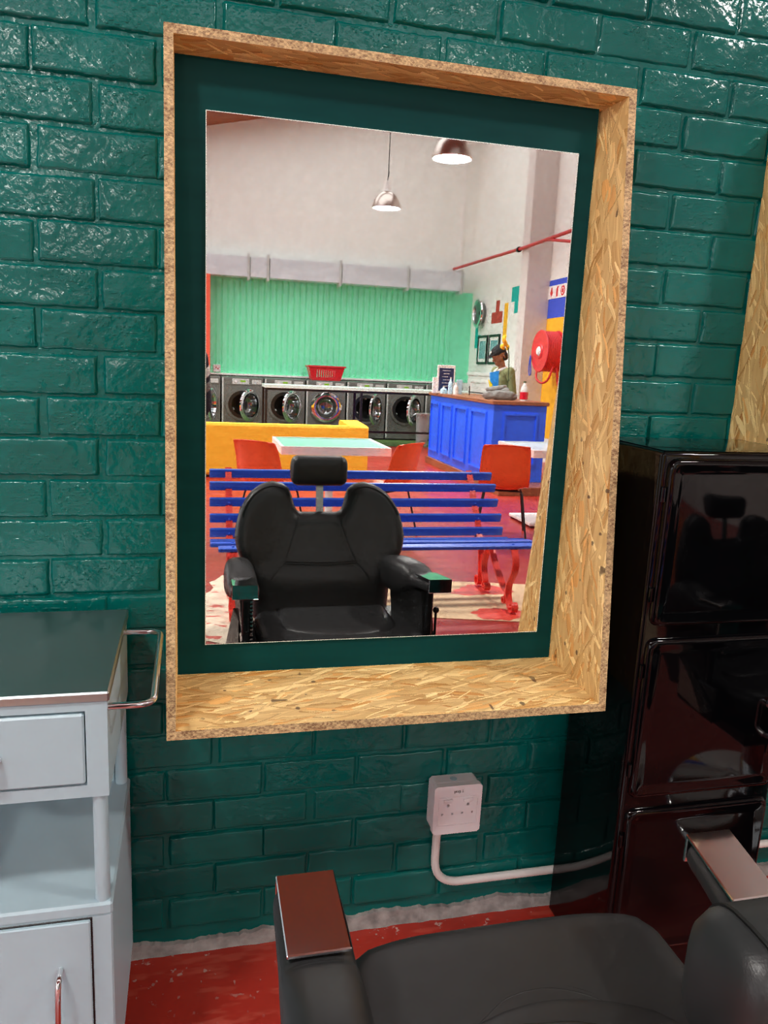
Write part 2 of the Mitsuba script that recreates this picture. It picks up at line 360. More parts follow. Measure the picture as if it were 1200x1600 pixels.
# brown boarded ceiling sloping up to the right
cz = lambda x: 5.586 + .230 * (x - .056)
SKYLIGHTS = [(-2.95, -2.25), (-9.6, -6.8), (-13.2, -10.2)]
_c = []
_ys = [FY - .2] + [v for q in sorted(SKYLIGHTS) for v in q] + [.2]
for _a, _b in zip(_ys[0::2], _ys[1::2]): _c.append(hullpts([(x, y, cz(x) + dz) for x in (LX - .2, RX + .2) for y in (_a, _b) for dz in (0, .15)]))
for _a, _b in SKYLIGHTS:
    for xa, xb in ((LX - .2, LX + .6), (-.9, -.5), (RX - .8, RX + .2)): _c.append(hullpts([(x, y, cz(x) + dz) for x in (xa, xb) for y in (_a, _b) for dz in (0, .15)]))
struct('ceiling', ply(cat(*_c), 'm_ceiling'), 'sloping brown timber ceiling with open rooflights')
# rough unpainted strip at the wall foot
def skirting():
    xs = np.arange(-1.6, 3.0, .006); P = np.c_[xs * 16, 0 * xs, 0 * xs]
    top = .026 + .014 * (meshkit.fbm(P * .45, 3, 3) - .5) * 2 + .006 * (meshkit.fbm(P * [4, 1, 1], 3, 8) - .5) * 2; V = []; F = []
    for i, x in enumerate(xs):
        o = .004 * (meshkit.noise(np.array([[x * 40, 0, 7.]]), 2)[0] - .5)
        V += [(x, -.020 + o, 0), (x, -.011 + o, top[i] * .55), (x, -.006, top[i]), (x, .012, top[i] + .001)]
    for i in range(len(xs) - 1):
        for k in range(3): a = i * 4 + k; F += [[a, a + 4, a + 5], [a, a + 5, a + 1]]
    return tm(V, F)
struct('baseboard_back', ply(skirting(), 'm_concrete'), 'rough grey unpainted strip along the foot of the brick wall')

# mint cladding of the far wall with ribs, white ledge, painted side strip
def cladding(x0, x1, z0, z1, y):
    poly = [(x0, y)]; x = x0; pitch = .115
    while x + pitch <= x1 + 1e-6:
        poly += [(x + .006, y + .030), (x + pitch - .024, y + .030), (x + pitch - .018, y + .008), (x + pitch, y + .008)]; x += pitch
    poly += [(x, y)]
    return ext_z(sg.Polygon(poly), z0, z1)
part('wall_far', 'cladding', ply(cladding(.22, 5.1, 1.158, 2.965, FY), 'm_mint'), 'mint green ribbed wall cladding')
part('wall_far', 'painted_panel', ply(cbox(5.045, RX, FY, FY + .012, 1.158, 2.965), 'm_mint'), 'plain mint green painted panel')
struct('trim_3', ply(cbox(-2, RX - .3, FY, FY + .10, 1.122, 1.158), 'm_white'), 'pale ledge under the mint cladding')
part('wall_far', 'cover_strip', ply(cbox(5.14, 5.20, FY, FY + .03, 3.3, 6.4), 'm_white'))
struct('trim_1', ply(cbox(-.05, .22, FY, FY + .5, 0, 2.95), 'm_orangewall'), 'orange painted upright at the left end of the mint wall')
# pilaster and the painted blocks on the right wall
struct('trim_2', ply(site(cbox(5.08, RX, -11.12, -10.82, 0, 6.9, .004)), 'm_pilaster'), 'off-white pilaster standing out from the side wall')
def onwall(name, pts, m, label, t=.003):
    part('wall_right', name, ply(site(ext_x(sg.Polygon(pts), RX - t, RX)), m), label)
Bl = lambda y0, y1, z0, z1: [(y0, z0), (y1, z0), (y1, z1), (y0, z1)]
onwall('painted_block', [(-13.55, 2.375), (-12.95, 2.375), (-12.95, 2.585), (-13.14, 2.585), (-13.14, 2.80), (-13.33, 2.80), (-13.33, 2.585), (-13.55, 2.585)], 'm_wallred', 'brick red painted T block')
onwall('painted_block', Bl(-12.86, -12.67, 2.04, 2.72), 'm_wallyellow', 'yellow painted upright bar')
onwall('painted_block', [(-12.52, 2.72), (-12.35, 2.72), (-12.35, 2.51), (-12.18, 2.51), (-12.18, 2.98), (-12.52, 2.98)], 'm_teal', 'teal painted block in an upturned L')
onwall('painted_block', [(-14.5, 2.38), (-14.33, 2.38), (-14.33, 2.18), (-14.16, 2.18), (-14.16, 1.70), (-14.33, 1.70), (-14.33, 1.92), (-14.5, 1.92)], 'm_teal', 'teal painted zigzag block')
onwall('painted_block', Bl(-10.84, -7.6, 2.335, 2.935), 'm_wallblue', 'blue painted field behind the hose reel sign')
onwall('painted_block', Bl(-10.84, -7.6, 0.4, 2.335), 'm_wallyellow', 'yellow painted field behind the hose reel')

# ------------------------------------------------------------------ mirrors in OSB boxes
MW, MH, MZ, Tt = .9207, 1.2978, .7040, .0172
MTOP = .022                                                # the box is this much wider at its top
Dp = lambda x, z: .2876 + .0038 * x - .1400 * z            # depth of the box front, x/z from its lower left corner
MP = lambda x, z: -(.060 + .0063 * x - .0101 * z)           # mirror plane
xr = lambda z: MW + MTOP * z / MH                           # outer right edge of the box front
def board_left(dx):
    return hullpts([(x + dx, y, MZ + z) for x in (0, Tt) for z in (0, MH) for y in (0., -Dp(x, z))])
def board_right(dx):        # toed in a little towards the wall
    return hullpts([(xr(z) - t_ + dx, -Dp(xr(z), z), MZ + z) for t_ in (0, Tt) for z in (0, MH)] + [(MW - .0125 - t_ + dx, 0., MZ + z) for t_ in (0, Tt) for z in (0, MH)])
def mirror_unit(dx, label):
    t = thing('wall_mirror', label, 'mirror', 'strand board mirror boxes on the brick wall')
    part(t, 'side_board', uvply(board_left(dx), 'm_osb', (0, .3)))
    part(t, 'side_board', uvply(board_right(dx), 'm_osb', (.37, 0)))
    def shelf(z0, z1, rise): return hullpts([(x + dx, -Dp(x, z), MZ + z) for z in (z0, z1) for x in (Tt, xr(z) - Tt)] + [(x + dx, 0., MZ + z + rise) for z in (z0, z1) for x in (Tt, MW - Tt - .0125)])
    part(t, 'top_board', uvply(shelf(MH - Tt, MH, -.018), 'm_osb', (.9, .6)))
    part(t, 'bottom_shelf', uvply(shelf(0, Tt, .0178), 'm_osb', (.2, 1.9)))
    x0, x1, z0, z1 = Tt, MW - Tt - .010, Tt + .010, MH - Tt - .010
    part(t, 'backing_panel', ply(hullpts([(x + dx, MP(x, z) + dy, MZ + z) for x in (x0, x1) for z in (z0, z1) for dy in (.006, .02)]), 'm_panel'), 'dark teal painted backing panel round the mirror glass')
    l, r, b, tp = .0762, .8516, .1017, 1.1750
    def quad(l, r, b, tp, o): return hullpts([(x + dx, MP(x, z) + o + dy, MZ + z) for x in (l, r) for z in (b, tp) for dy in (0, .0035)])
    part(t, 'glass', ply(quad(l, r, b, tp, 0.), 'm_mirror'), 'mirror glass that shows the room')
    e = .0016
    part(t, 'glass_edge', ply(cat(quad(l - e, l, b - e, tp + e, .0004), quad(r, r + e, b - e, tp + e, .0004), quad(l, r, b - e, b, .0004), quad(l, r, tp, tp + e, .0004)), 'm_glassedge'), 'pale polished edge of the glass')
    return t
mirror_unit(0., 'wall mirror in a deep tapered box of oriented strand board, facing the barber chair')
mirror_unit(1.36, 'second strand board mirror box, behind the black locker at the right edge of the photo')

# ------------------------------------------------------------------ socket, conduit
sx0, sx1, sz0, sz1, sd = .624, .748, .278, .409, .060
t = thing('wall_socket', 'white surface-mounted double power socket on the teal bricks below the mirror', 'socket')
part(t, 'back_box', ply(cbox(sx0 + .002, sx1 - .002, -.044, .004, sz0 + .002, sz1 - .002, .007), 'm_whiteplastic', smooth=30))
plate = m3.Manifold.extrude(m3.CrossSection([[(sx0, sz0), (sx1, sz0), (sx1, sz1), (sx0, sz1)]]).offset(-.006, m3.JoinType.Round).offset(.006, m3.JoinType.Round), .016)
holes = []
cxm = (sx0 + sx1) / 2
for hx, hz, hr in [(cxm - .025, .356, .0042), (cxm + .027, .356, .0042), (cxm - .039, .333, .0028), (cxm - .013, .333, .0028), (cxm + .013, .333, .0028), (cxm + .039, .333, .0028)]:
    holes.append((hx, hz, hr)); plate = plate - m3.Manifold.cylinder(.03, hr, hr, 18).translate([hx, hz, -.001])
fr = m3.CrossSection([[(sx0 + .011, sz0 + .024), (sx1 - .011, sz0 + .024), (sx1 - .011, sz1 - .030), (sx0 + .011, sz1 - .030)]])
plate = plate - m3.Manifold.extrude(fr - fr.offset(-.0012, m3.JoinType.Miter), .003).translate([0, 0, .0148])
pm = plate.to_mesh(); pv = pm.vert_properties[:, :3]
face = trimesh.Trimesh(np.c_[pv[:, 0], -.044 - pv[:, 2], pv[:, 1]], pm.tri_verts); face.fix_normals()
fp = part(t, 'face_plate', ply(face, 'm_whiteplastic'))
part(fp, 'pin_hole', ply(cat(*[axis_to(trimesh.creation.cylinder(hr * .98, .004, sections=16), (0, 1, 0), (hx, -.0465, hz)) for hx, hz, hr in holes]), 'm_black'), 'black pin holes')
for sxk, tilt in ((cxm - .027, 8), (cxm + .026, -8)):
    part(t, 'rocker_switch', ply(rot(cbox(sxk - .012, sxk + .012, -.0645, -.058, .364, .374, .0015), tilt, (0, 0, 1), (sxk, -.06, .37)), 'm_whiteplastic'))
tx = text('plug 1', .0062, .0004, True); tx = xyz(tx, lambda v: np.c_[v[:, 0] + cxm - .012, -.0601 - v[:, 2], v[:, 1] + .3905]); part(fp, 'lettering', ply(tx, 'm_black'), 'small black plug number')
part(t, 'knockout', ply(mv(trimesh.creation.cylinder(.009, .002, sections=24), cxm - .003, -.024, sz1 - .002), 'm_whitemetal'))
pth = rpath([(.652, -.016, .285), (.652, -.0155, .105), (2.3, -.0155, .105)], .075, 10)
single('conduit_pipe', ply(tube(pth, .0105, 14), 'm_conduit', smooth=50), 'white plastic conduit bending from the socket and passing behind the locker', 'pipe')

# ------------------------------------------------------------------ black locker
lx0, lx1, ly0, lz1 = .976, 1.372, -.305, 1.276
t = thing('locker', 'glossy black metal locker with three stacked doors beside the mirror', 'locker')
part(t, 'body', ply(cbox(lx0, lx1, ly0, -.030, .0, lz1, .010), 'm_blackgloss', smooth=50))
def pillow_door(x0, x1, z0, z1, y, bulge=.007, r=.02):
    n = 26; gx = np.linspace(0, 1, n); X, Z = np.meshgrid(gx, gx, indexing='ij')
    X = .5 - .5 * np.cos(X * np.pi); Z = .5 - .5 * np.cos(Z * np.pi)
    x = x0 + X * (x1 - x0); z = z0 + Z * (z1 - z0)
    q = np.stack([abs(x - (x0 + x1) / 2) - (x1 - x0) / 2 + r, abs(z - (z0 + z1) / 2) - (z1 - z0) / 2 + r], -1)
    d = -(np.linalg.norm(np.maximum(q, 0), axis=-1) + np.minimum(q.max(-1), 0) - r)
    k = np.clip(d / .010, 0, 1); prof = .012 * np.sqrt(np.clip(1 - (1 - k) ** 2, 0, 1))
    rim = np.clip((d - .012) / .010, 0, 1); prof = prof - .004 * rim * rim * (3 - 2 * rim)
    prof = prof + bulge * np.clip(1 - (2 * X - 1) ** 2, 0, 1) * np.clip(1 - (2 * Z - 1) ** 2, 0, 1)
    # pull corners in to the rounded outline
    c = np.array([(x0 + x1) / 2, (z0 + z1) / 2]); out = d < 0
    gxn = np.maximum(q, 0); ln = np.linalg.norm(gxn, axis=-1) + 1e-9
    x = np.where(out, x + np.sign(c[0] - x) * gxn[..., 0] / ln * (-d), x); z = np.where(out, z + np.sign(c[1] - z) * gxn[..., 1] / ln * (-d), z)
    V = np.stack([x, y - np.maximum(prof, 0), z], -1).reshape(-1, 3); F = []
    for i in range(n - 1):
        for j in range(n - 1):
            a, b, c_, d_ = i * n + j, (i + 1) * n + j, (i + 1) * n + j + 1, i * n + j + 1; F += [[a, b, c_], [a, c_, d_]]
    return tm(V, F)
for z0, z1 in ((.902, 1.262), (.497, .874), (.092, .468)):
    d = part(t, 'door', ply(pillow_door(lx0 + .014, lx1 - .012, z0, z1, ly0, .006), 'm_blackgloss', smooth=True))
    for hz in (z1 - .075, z0 + .07):
        part(d, 'hinge', ply(cat(mv(trimesh.creation.cylinder(.0045, .03, sections=12), lx0 + .009, ly0 - .004, hz), cbox(lx0 + .009, lx0 + .022, ly0 - .004, ly0 - .001, hz - .008, hz + .008, .001)), 'm_blackgloss'))
    hz = z1 - .165; hx = lx1 - .052
    part(d, 'handle', ply(cat(tube(rpath([(hx, ly0 - .012, hz), (hx, ly0 - .036, hz - .004), (hx, ly0 - .036, hz - .075), (hx, ly0 - .012, hz - .08)], .012), .0055, 10), axis_to(trimesh.creation.cylinder(.012, .006, sections=20), (0, 1, 0), (hx, ly0 - .015, hz))), 'm_chrome', smooth=40), 'chrome pull handle')

# ------------------------------------------------------------------ white trolley
tx0, tx1, ty0, ty1 = -.56, -.087, -.453, -.048
t = thing('salon_trolley', 'white metal salon trolley with a stainless top, drawer and cupboard, left of the mirror', 'trolley')
part(t, 'steel_top', ply(cbox(tx0 - .004, tx1 + .004, ty0 - .004, ty1 + .002, .869, .887, .003), 'm_stainless'), 'brushed stainless steel top, reflecting the wall')
h = m3.Manifold.cube([tx1 - tx0, ty1 - ty0, .17]).translate([tx0, ty0, .70]) - m3.Manifold.cube([tx1 - tx0 - .068, .36, .132]).translate([tx0 + .034, ty0 - .01, .722])
hm = h.to_mesh(); part(t, 'drawer_housing', ply(trimesh.Trimesh(hm.vert_properties[:, :3], hm.tri_verts), 'm_whitemetal'))
d = part(t, 'drawer', ply(cbox(tx0 + .038, tx1 - .036, ty0 - .004, ty1 - .08, .726, .850, .003), 'm_whitemetal'))
xm = (tx0 + tx1) / 2
part(d, 'handle', ply(tube(rpath([(xm - .072, ty0 - .002, .781), (xm - .066, ty0 - .03, .779), (xm + .066, ty0 - .03, .779), (xm + .072, ty0 - .002, .781)], .018), .005, 10), 'm_chrome', smooth=40), 'chrome drawer handle')
for px in (tx0 + .016, tx1 - .016):
    for py in (ty0 + .016, ty1 - .016):
        part(t, 'leg', ply(mv(trimesh.creation.cylinder(.0125, .215, sections=24), px, py, .5975), 'm_whitemetal', smooth=40))
part(t, 'shelf', ply(cbox(tx0 - .001, tx1 + .001, ty0 - .001, ty1, .474, .497, .004), 'm_whitemetal'))
part(t, 'back_sheet', ply(cbox(tx0 + .03, tx1 - .03, ty1 - .012, ty1 - .004, .495, .70, .002), 'm_whitemetal'))
part(t, 'cupboard', ply(cbox(tx0, tx1, ty0 + .002, ty1, .075, .474, .003), 'm_whitemetal'))
d = part(t, 'cupboard_door', ply(cbox(tx0 + .034, tx1 - .036, ty0 - .006, ty0 + .01, .10, .468, .002), 'm_whitemetal'))
part(d, 'gap', ply(cbox(tx0 + .031, tx1 - .033, ty0 + .0005, ty0 + .0035, .097, .471, .001), 'm_black'), 'dark gap round the door')
part(d, 'handle', ply(tube(smoothpath([(-.173, ty0 - .002, .382), (-.173, ty0 - .030, .372), (-.174, ty0 - .038, .322), (-.175, ty0 - .030, .272), (-.175, ty0 - .002, .262)]), .0052, 12), 'm_chrome', smooth=40), 'curved chrome door handle')
part(t, 'side_rail', ply(tube(rpath([(tx1 - .002, -.105, .857), (tx1 + .072, -.105, .857), (tx1 + .072, -.438, .853), (tx1 - .002, -.438, .853)], .028, 8), .0058, 12), 'm_chrome', smooth=40), 'chrome towel rail on the side')
for px in (tx0 + .04, tx1 - .04):
    for py in (ty0 + .05, ty1 - .05):
        part(t, 'castor', ply(cat(axis_to(trimesh.creation.cylinder(.027, .02, sections=20), (1, 0, 0), (px, py, .027)), mv(trimesh.creation.cylinder(.012, .03, sections=12), px, py, .062)), 'm_black'))
# ------------------------------------------------------------------ barber chair
def loft(stations, axis, n=28, e=3.0, cap=True):
    """superellipse sections: (pos along axis, c1, c2, a, b); c1,a along the first other axis, c2,b along the second"""
    V = []; F = []
    th = np.arange(n) * 2 * np.pi / n
    cs = np.sign(np.cos(th)) * abs(np.cos(th)) ** (2 / e); sn = np.sign(np.sin(th)) * abs(np.sin(th)) ** (2 / e)
    others = [k for k in range(3) if k != axis]
    for (s, c1, c2, a, b) in stations:
        P = np.zeros((n, 3)); P[:, axis] = s; P[:, others[0]] = c1 + a * cs; P[:, others[1]] = c2 + b * sn; V.append(P)
    m = len(stations); V = np.vstack(V)
    for i in range(m - 1):
        for j in range(n):
            k = (j + 1) % n; F += [[i * n + j, i * n + k, (i + 1) * n + k], [i * n + j, (i + 1) * n + k, (i + 1) * n + j]]
    if cap:
        A = len(V); V = np.vstack([V, V[:n].mean(0), V[(m - 1) * n:m * n].mean(0)])
        for j in range(n):
            k = (j + 1) % n; F += [[A, k, j], [A + 1, (m - 1) * n + j, (m - 1) * n + k]]
    me = tm(V, F); me.fix_normals(); return me
def resample(st, k=6):
    st = np.array(st, float); return smoothpath(st, k)
def cply(m, *a, **k):
    m = site(m); m.apply_translation((.003, 0, 0)); return ply(m, *a, **k)
bc = thing('barber_chair', 'black leather barber chair facing the strand board mirror, with chrome armrest caps', 'barber chair', 'black barber chairs')
XC = .54
sxs = np.r_[.243, .245, .250, .26, .275, np.linspace(.295, .76, 26), .78, .795, .806, .812, .814]
shi = lambda x: -.641 - 1.6 * max(0, abs(x - XC) - .12) ** 2 - 60 * max(0, abs(x - XC) - .245) ** 2
slo = lambda x: -1.20 + max(0, abs(x - XC) - .25) ** 2 * 30
seat = puff(sxs, slo, shi, 34, .045, .052, .055, lambda x, h: .008 * np.cos((x - XC) * 4) - .02 * np.clip((h + .73) / .1, 0, 1) ** 2)
seat = xyz(seat, lambda v: np.c_[v[:, 0], v[:, 1], v[:, 2] + .477])
sp = part(bc, 'seat', cply(seat, 'm_leather', smooth=60), 'wide black leather seat cushion')
arc = smoothpath([(.31, -1.06, .533), (.345, -.93, .535), (.450, -.850, .5365), (.492, -.826, .537), (.545, -.820, .537), (.590, -.834, .537), (.635, -.868, .5365), (.70, -.95, .535), (.74, -1.06, .533)], 6)
for o_, r_ in ((0, .0017), (.009, .0012)): part(sp, 'seam', cply(tube(arc + [0, o_, -.0012], r_, 6), 'm_seam', smooth=60))
# raised padded centre of the seat behind the seam
pad = puff(np.linspace(.325, .73, 22), lambda x: -1.17, lambda x: -.840 - 1.9 * (x - .535) ** 2 - 30 * max(0, abs(x - .525) - .17) ** 2, 20, .05, .012, .004)
part(sp, 'centre_pad', cply(xyz(pad, lambda v: np.c_[v[:, 0], v[:, 1], v[:, 2] + .533]), 'm_leather', smooth=60))
XB = .4945
def btop(x):
    a = abs(x - XB); K = [(0, .868), (.070, .868), (.083, .874), (.094, .897), (.102, .930), (.113, .956), (.138, .974), (.178, .981), (.218, .971), (.254, .947), (.280, .915), (.300, .872), (.310, .832), (.3145, .795)]
    return float(np.interp(a, *zip(*K)))
def bbot(x):
    a = abs(x - XB); K = [(0, .485), (.240, .485), (.252, .51), (.258, .59), (.266, .65), (.282, .69), (.300, .728), (.310, .76), (.3145, .794)]
    return float(np.interp(a, *zip(*K)))
half = np.r_[0, .02, .04, .06, .070, .078, .084, .089, .094, .098, .101, .106, .112, .122, .135, .155, .175, .195, .21, .228, .240, .247, .252, .258, .266, .274, .286, .297, .304, .309, .3125, .3145]
bxs = XB + np.r_[-half[::-1], half[1:]]
yb = lambda z: -1.19 - .30 * (z - .50)
bcurve = lambda x, h: .055 * np.clip((abs(x - XB) - .09) / .2, 0, 1) ** 2 * np.clip((h - .62) / .12, 0, 1) + .018 * np.exp(-((h - .64) / .07) ** 2)
back = puff(bxs, bbot, btop, 46, .055, .050, .045, bcurve)
back = xyz(back, lambda v: np.c_[v[:, 0], yb(v[:, 1]) + v[:, 2], v[:, 1]])
bp = part(bc, 'backrest', cply(back, 'm_leather', smooth=60), 'backrest with two rounded wings and a notch for the headrest')
def bseam(pts, r=.0022):
    P = smoothpath([(x, yb(z) + float(bcurve(np.array(x), np.array(z))) + .0505, z) for x, z in pts], 8); return tube(P, r, 6)
part(bp, 'seam', cply(cat(bseam([(.36, .703), (.43, .700), (.50, .698), (.57, .700), (.625, .703)]), bseam([(.36, .695), (.43, .692), (.50, .690), (.57, .692), (.625, .695)]),
     bseam([(.36, .70), (.33, .67), (.30, .635)]), bseam([(.625, .70), (.655, .665), (.675, .635)]), bseam([(.625, .70), (.595, .77), (.575, .83), (.566, .86)]), bseam([(.36, .70), (.385, .77), (.405, .83), (.412, .86)])), 'm_seam', smooth=60), 'stitched seams')
def piping():
    P = []
    for x in bxs[4:-4]:
        if abs(x - XB) > .105: P.append((x, btop(x)))
    out = []
    for sgn in (-1, 1):
        pts = [(x, z) for x, z in P if (x - XB) * sgn > 0]
        c = np.array([XB + sgn * .19, .80]); q = [(c + (np.array(p_) - c) * .93) for p_ in pts]
        out.append(tube(smoothpath([(x, yb(z) + float(bcurve(np.array(x), np.array(z))) + .034, z) for x, z in q], 4), .0028, 6))
    return out
for q_ in piping(): part(bp, 'piping', cply(q_, 'm_seam', smooth=60))
hp = part(bc, 'headrest', cply(loft([(x + .0035, -1.335, 1.021, .046 * f, .056 * f) for x, f in ((.386, .45), (.390, .72), (.396, .88), (.406, .97), (.42, 1.), (.45, 1.), (.49, 1.), (.53, 1.), (.566, 1.), (.580, .97), (.590, .88), (.596, .72), (.598, .45))], 0, 32, 3.2), 'm_leather', smooth=50), 'padded block headrest')
for x in (.412, .574): part(hp, 'seam', cply(loft([(x + .002, -1.335, 1.021, .0466, .0566), (x + .005, -1.335, 1.021, .0466, .0566)], 0, 32, 3.2), 'm_seam', smooth=50))
part(bc, 'headrest_post', cply(hullpts([(x, y + dy, z) for x in (.487, .514) for y, z in ((-1.30, .76), (-1.345, 1.0)) for dy in (-.004, .004)]), 'm_stainless'), 'flat steel headrest post')
# arms
def arm(st, name_label):
    return part(bc, 'armrest', cply(loft(resample(st, 5), 1, 28, 3.0), 'm_leather', smooth=50), name_label)
aL = arm([(-.775, .1955, .7085, .030, .012), (-.782, .1955, .708, .0445, .0195), (-.84, .1955, .7015, .0475, .0205), (-.90, .1945, .694, .0485, .0215), (-.925, .194, .694, .0500, .030), (-.97, .193, .691, .051, .046), (-1.04, .190, .680, .052, .068), (-1.12, .189, .670, .048, .070), (-1.165, .189, .665, .036, .052), (-1.175, .189, .664, .012, .02)], 'leather armrest pad')
aR = arm([(-.787, .8275, .710, .030, .012), (-.794, .8275, .7095, .0435, .0195), (-.85, .8215, .703, .0465, .0205), (-.912, .812, .6955, .048, .0215), (-.94, .801, .697, .053, .034), (-.975, .789, .696, .058, .050), (-1.03, .769, .689, .061, .062), (-1.10, .757, .683, .057, .062), (-1.15, .752, .680, .042, .050), (-1.162, .751, .679, .014, .02)], 'leather armrest pad')
def cap(cx, w, y0, y1, z0, shear):
    h = w / 2; top = cbox(cx - h, cx + h, y1, y0, z0 - .006, z0, .0015); front = cbox(cx - h, cx + h, y0 - .004, y0 + .002, z0 - .046, z0, .0015)
    m = cat(top, front)
    def f(v):
        v = v.copy(); v[:, 2] += (v[:, 1] - y0) * .085; v[:, 0] += (v[:, 1] - y0) * shear; return v
    return xyz(m, f)
part(aL, 'chrome_cap', cply(cap(.1955, .081, -.766, -.902, .7365, 0.), 'm_chrome'), 'polished chrome cap on the front of the armrest')
part(aR, 'chrome_cap', cply(cap(.8270, .078, -.780, -.915, .7385, .12), 'm_chrome'), 'polished chrome cap on the front of the armrest')
part(bc, 'side_panel', cply(hullpts([(.235 + o, -.90, .50) for o in (0, -.04)] + [(.225 + o, -.90, .67) for o in (0, -.04)] + [(.24 + o, -1.14, .44) for o in (0, -.05)] + [(.225 + o, -1.14, .64) for o in (0, -.05)]), 'm_leather'))
pr_ = part(bc, 'side_panel', cply(hullpts([(.800 + o, -.905, .66) for o in (0, .035)] + [(.812 + o, -.90, .49) for o in (0, .04)] + [(.735 + o, -1.11, .66) for o in (0, .05)] + [(.748 + o, -1.11, .52) for o in (0, .05)]), 'm_leather'), 'studded leather side panel')
st = []
for fy in (.22, .62):
    for k in range(6):
        f = k / 5.; top = np.array([.800, -.905, .640]) * (1 - fy) + np.array([.735, -1.11, .640]) * fy; bot = np.array([.811, -.90, .51]) * (1 - fy) + np.array([.747, -1.11, .535]) * fy
        st.append(mv(trimesh.creation.icosphere(subdivisions=1, radius=.0034), *(top * (1 - f) + bot * f)))
part(pr_, 'studs', cply(cat(*st), 'm_chrome'), 'rows of small chrome studs')
part(bc, 'arm_bracket', cply(cbox(.812, .835, -.895, -.872, .44, .675, .004), 'm_blackmetal'))
part(bc, 'arm_bracket', cply(cbox(.192, .215, -.90, -.876, .44, .675, .004), 'm_blackmetal'))
part(bc, 'ratchet_strip', cply(cat(*[cbox(.217, .228, -.899, -.885, .52 + k * .0135, .529 + k * .0135, .002) for k in range(11)]), 'm_chrome'), 'toothed metal strip under the armrest')
part(bc, 'side_plate', cply(hullpts([(.186, -1.02, .585), (.170, -1.02, .585), (.122, -.80, .455), (.180, -.80, .455), (.186, -1.02, .45), (.150, -1.02, .45)]), 'm_shade'), 'slanted chrome side plate')
part(bc, 'side_box', cply(cbox(.186, .236, -1.08, -.80, .40, .535, .006), 'm_blackgloss'))
part(bc, 'side_box', cply(cbox(.815, .872, -1.12, -.915, .425, .492, .006), 'm_blackmetal'))
lv = part(bc, 'recline_lever', cply(tube([(.868, -.945, .46), (.870, -.95, .575)], .0045, 10), 'm_blackmetal', smooth=50))
part(lv, 'ball_knob', cply(mv(trimesh.creation.icosphere(subdivisions=3, radius=.0115), .870, -.95, .580), 'm_blackgloss', smooth=True), 'black ball knob')
part(bc, 'seat_frame', cply(cbox(.26, .81, -1.09, -.68, .355, .402, .006), 'm_blackmetal'))
part(bc, 'lift_column', cply(mv(trimesh.creation.cylinder(.055, .30, sections=32), .52, -.88, .205), 'm_chrome', smooth=40))
part(bc, 'base_disc', cply(mv(lathe([(0, 0), (.31, 0), (.315, .008), (.30, .022), (.12, .048), (.085, .075), (0, .075)], 48), .52, -.88, 0.), 'm_chrome', smooth=40))

# the second barber chair faces the second mirror, outside the picture: it shows in the locker doors
b2 = thing('barber_chair', 'second black barber chair, seen only as a reflection in the locker doors', 'barber chair', 'black barber chairs')
for k_ in [k for k in scene if k.startswith('barber_chair__')]:
    scene[b2 + k_[len('barber_chair'):]] = {**scene[k_], 'to_world': T().translate([1.36, 0, 0])}
    if k_ in labels: labels[b2 + k_[len('barber_chair'):]] = dict(labels[k_])
FYR = -14.85   # end wall before the survey correction
def rply(m, *a, **k): return ply(site(m), *a, **k)
# ------------------------------------------------------------------ bench
bn = thing('bench', 'slatted blue bench with scrolled red iron ends, seen in the mirror behind the barber chair', 'bench')
bx0, bx1 = .116, 2.034
SL = [(-3.572, .700, -19, .058), (-3.478, .632, -19, .058), (-3.415, .538, -19, .058), (-3.335, .450, -19, .058), (-3.290, .366, -14, .058), (-3.195, .322, 40, .060), (-3.06, .352, 74, .066), (-2.93, .385, 78, .066), (-2.80, .402, 88, .066), (-2.685, .402, 96, .066)]
slat = cbox(bx0, bx1, -.011, .011, -.029, .029, .004)
for i, (y, z, a, hgt) in enumerate(SL):
    m = rot(slat, a * -1. if a > 30 else -a * -1., (1, 0, 0)); m = mv(m, .04 if i == 9 else 0, y, z)
    s_ = part(bn, 'slat', rply(m, 'm_benchblue'))
    nrm = np.array([0, math.cos(math.radians(a)), math.sin(math.radians(a)) if a < 30 else math.sin(math.radians(a))])
    for bx in (.235, 1.87):
        part(s_, 'bolt', rply(mv(trimesh.creation.icosphere(subdivisions=1, radius=.008), bx, y + nrm[1] * .012, z + nrm[2] * .012), 'm_benchblue'))
def scroll(c, r, a0, turns, k=14, sgn=1):
    return [(c[0] + r * (1 - .55 * t) * math.cos(a0 + sgn * t * turns * 2 * math.pi), c[1] + r * (1 - .55 * t) * math.sin(a0 + sgn * t * turns * 2 * math.pi)) for t in np.linspace(0, 1, k)]
def ribbon(pts, w, x):
    P = smoothpath([(0, a, b) for a, b in pts], 5)[:, 1:]; return ext_x(sg.LineString(P).buffer(.0055, cap_style='flat'), x - w / 2, x + w / 2)
for bx in (.235, 1.87):
    curves = [
        [(-3.585, .735), (-3.49, .63), (-3.43, .53), (-3.345, .45), (-3.305, .37), (-3.25, .30), (-3.215, .2), (-3.20, .09)] + scroll((-3.238, .051), .040, .25, .95, sgn=-1),
        [(-3.21, .305), (-3.07, .335), (-2.93, .367), (-2.80, .386), (-2.665, .386)],
        [(-3.05, .338), (-3.12, .25), (-3.15, .16), (-3.11, .08)] + scroll((-3.085, .045), .034, 2.5, .9, sgn=1),
        [(-3.06, .335), (-2.95, .23), (-2.80, .13), (-2.715, .11)],
        [(-2.66, .385), (-2.625, .32), (-2.635, .25), (-2.70, .16), (-2.70, .09), (-2.66, .03)] + scroll((-2.615, .047), .036, 3.6, .9, sgn=1),
        [(-2.70, .12), (-2.73, .07)] + scroll((-2.745, .055), .026, .6, .9, sgn=-1)]
    part(bn, 'iron_end', rply(cat(*[ribbon(c, .040, bx) for c in curves]), 'm_benchred', smooth=35), 'red scrolled iron end')

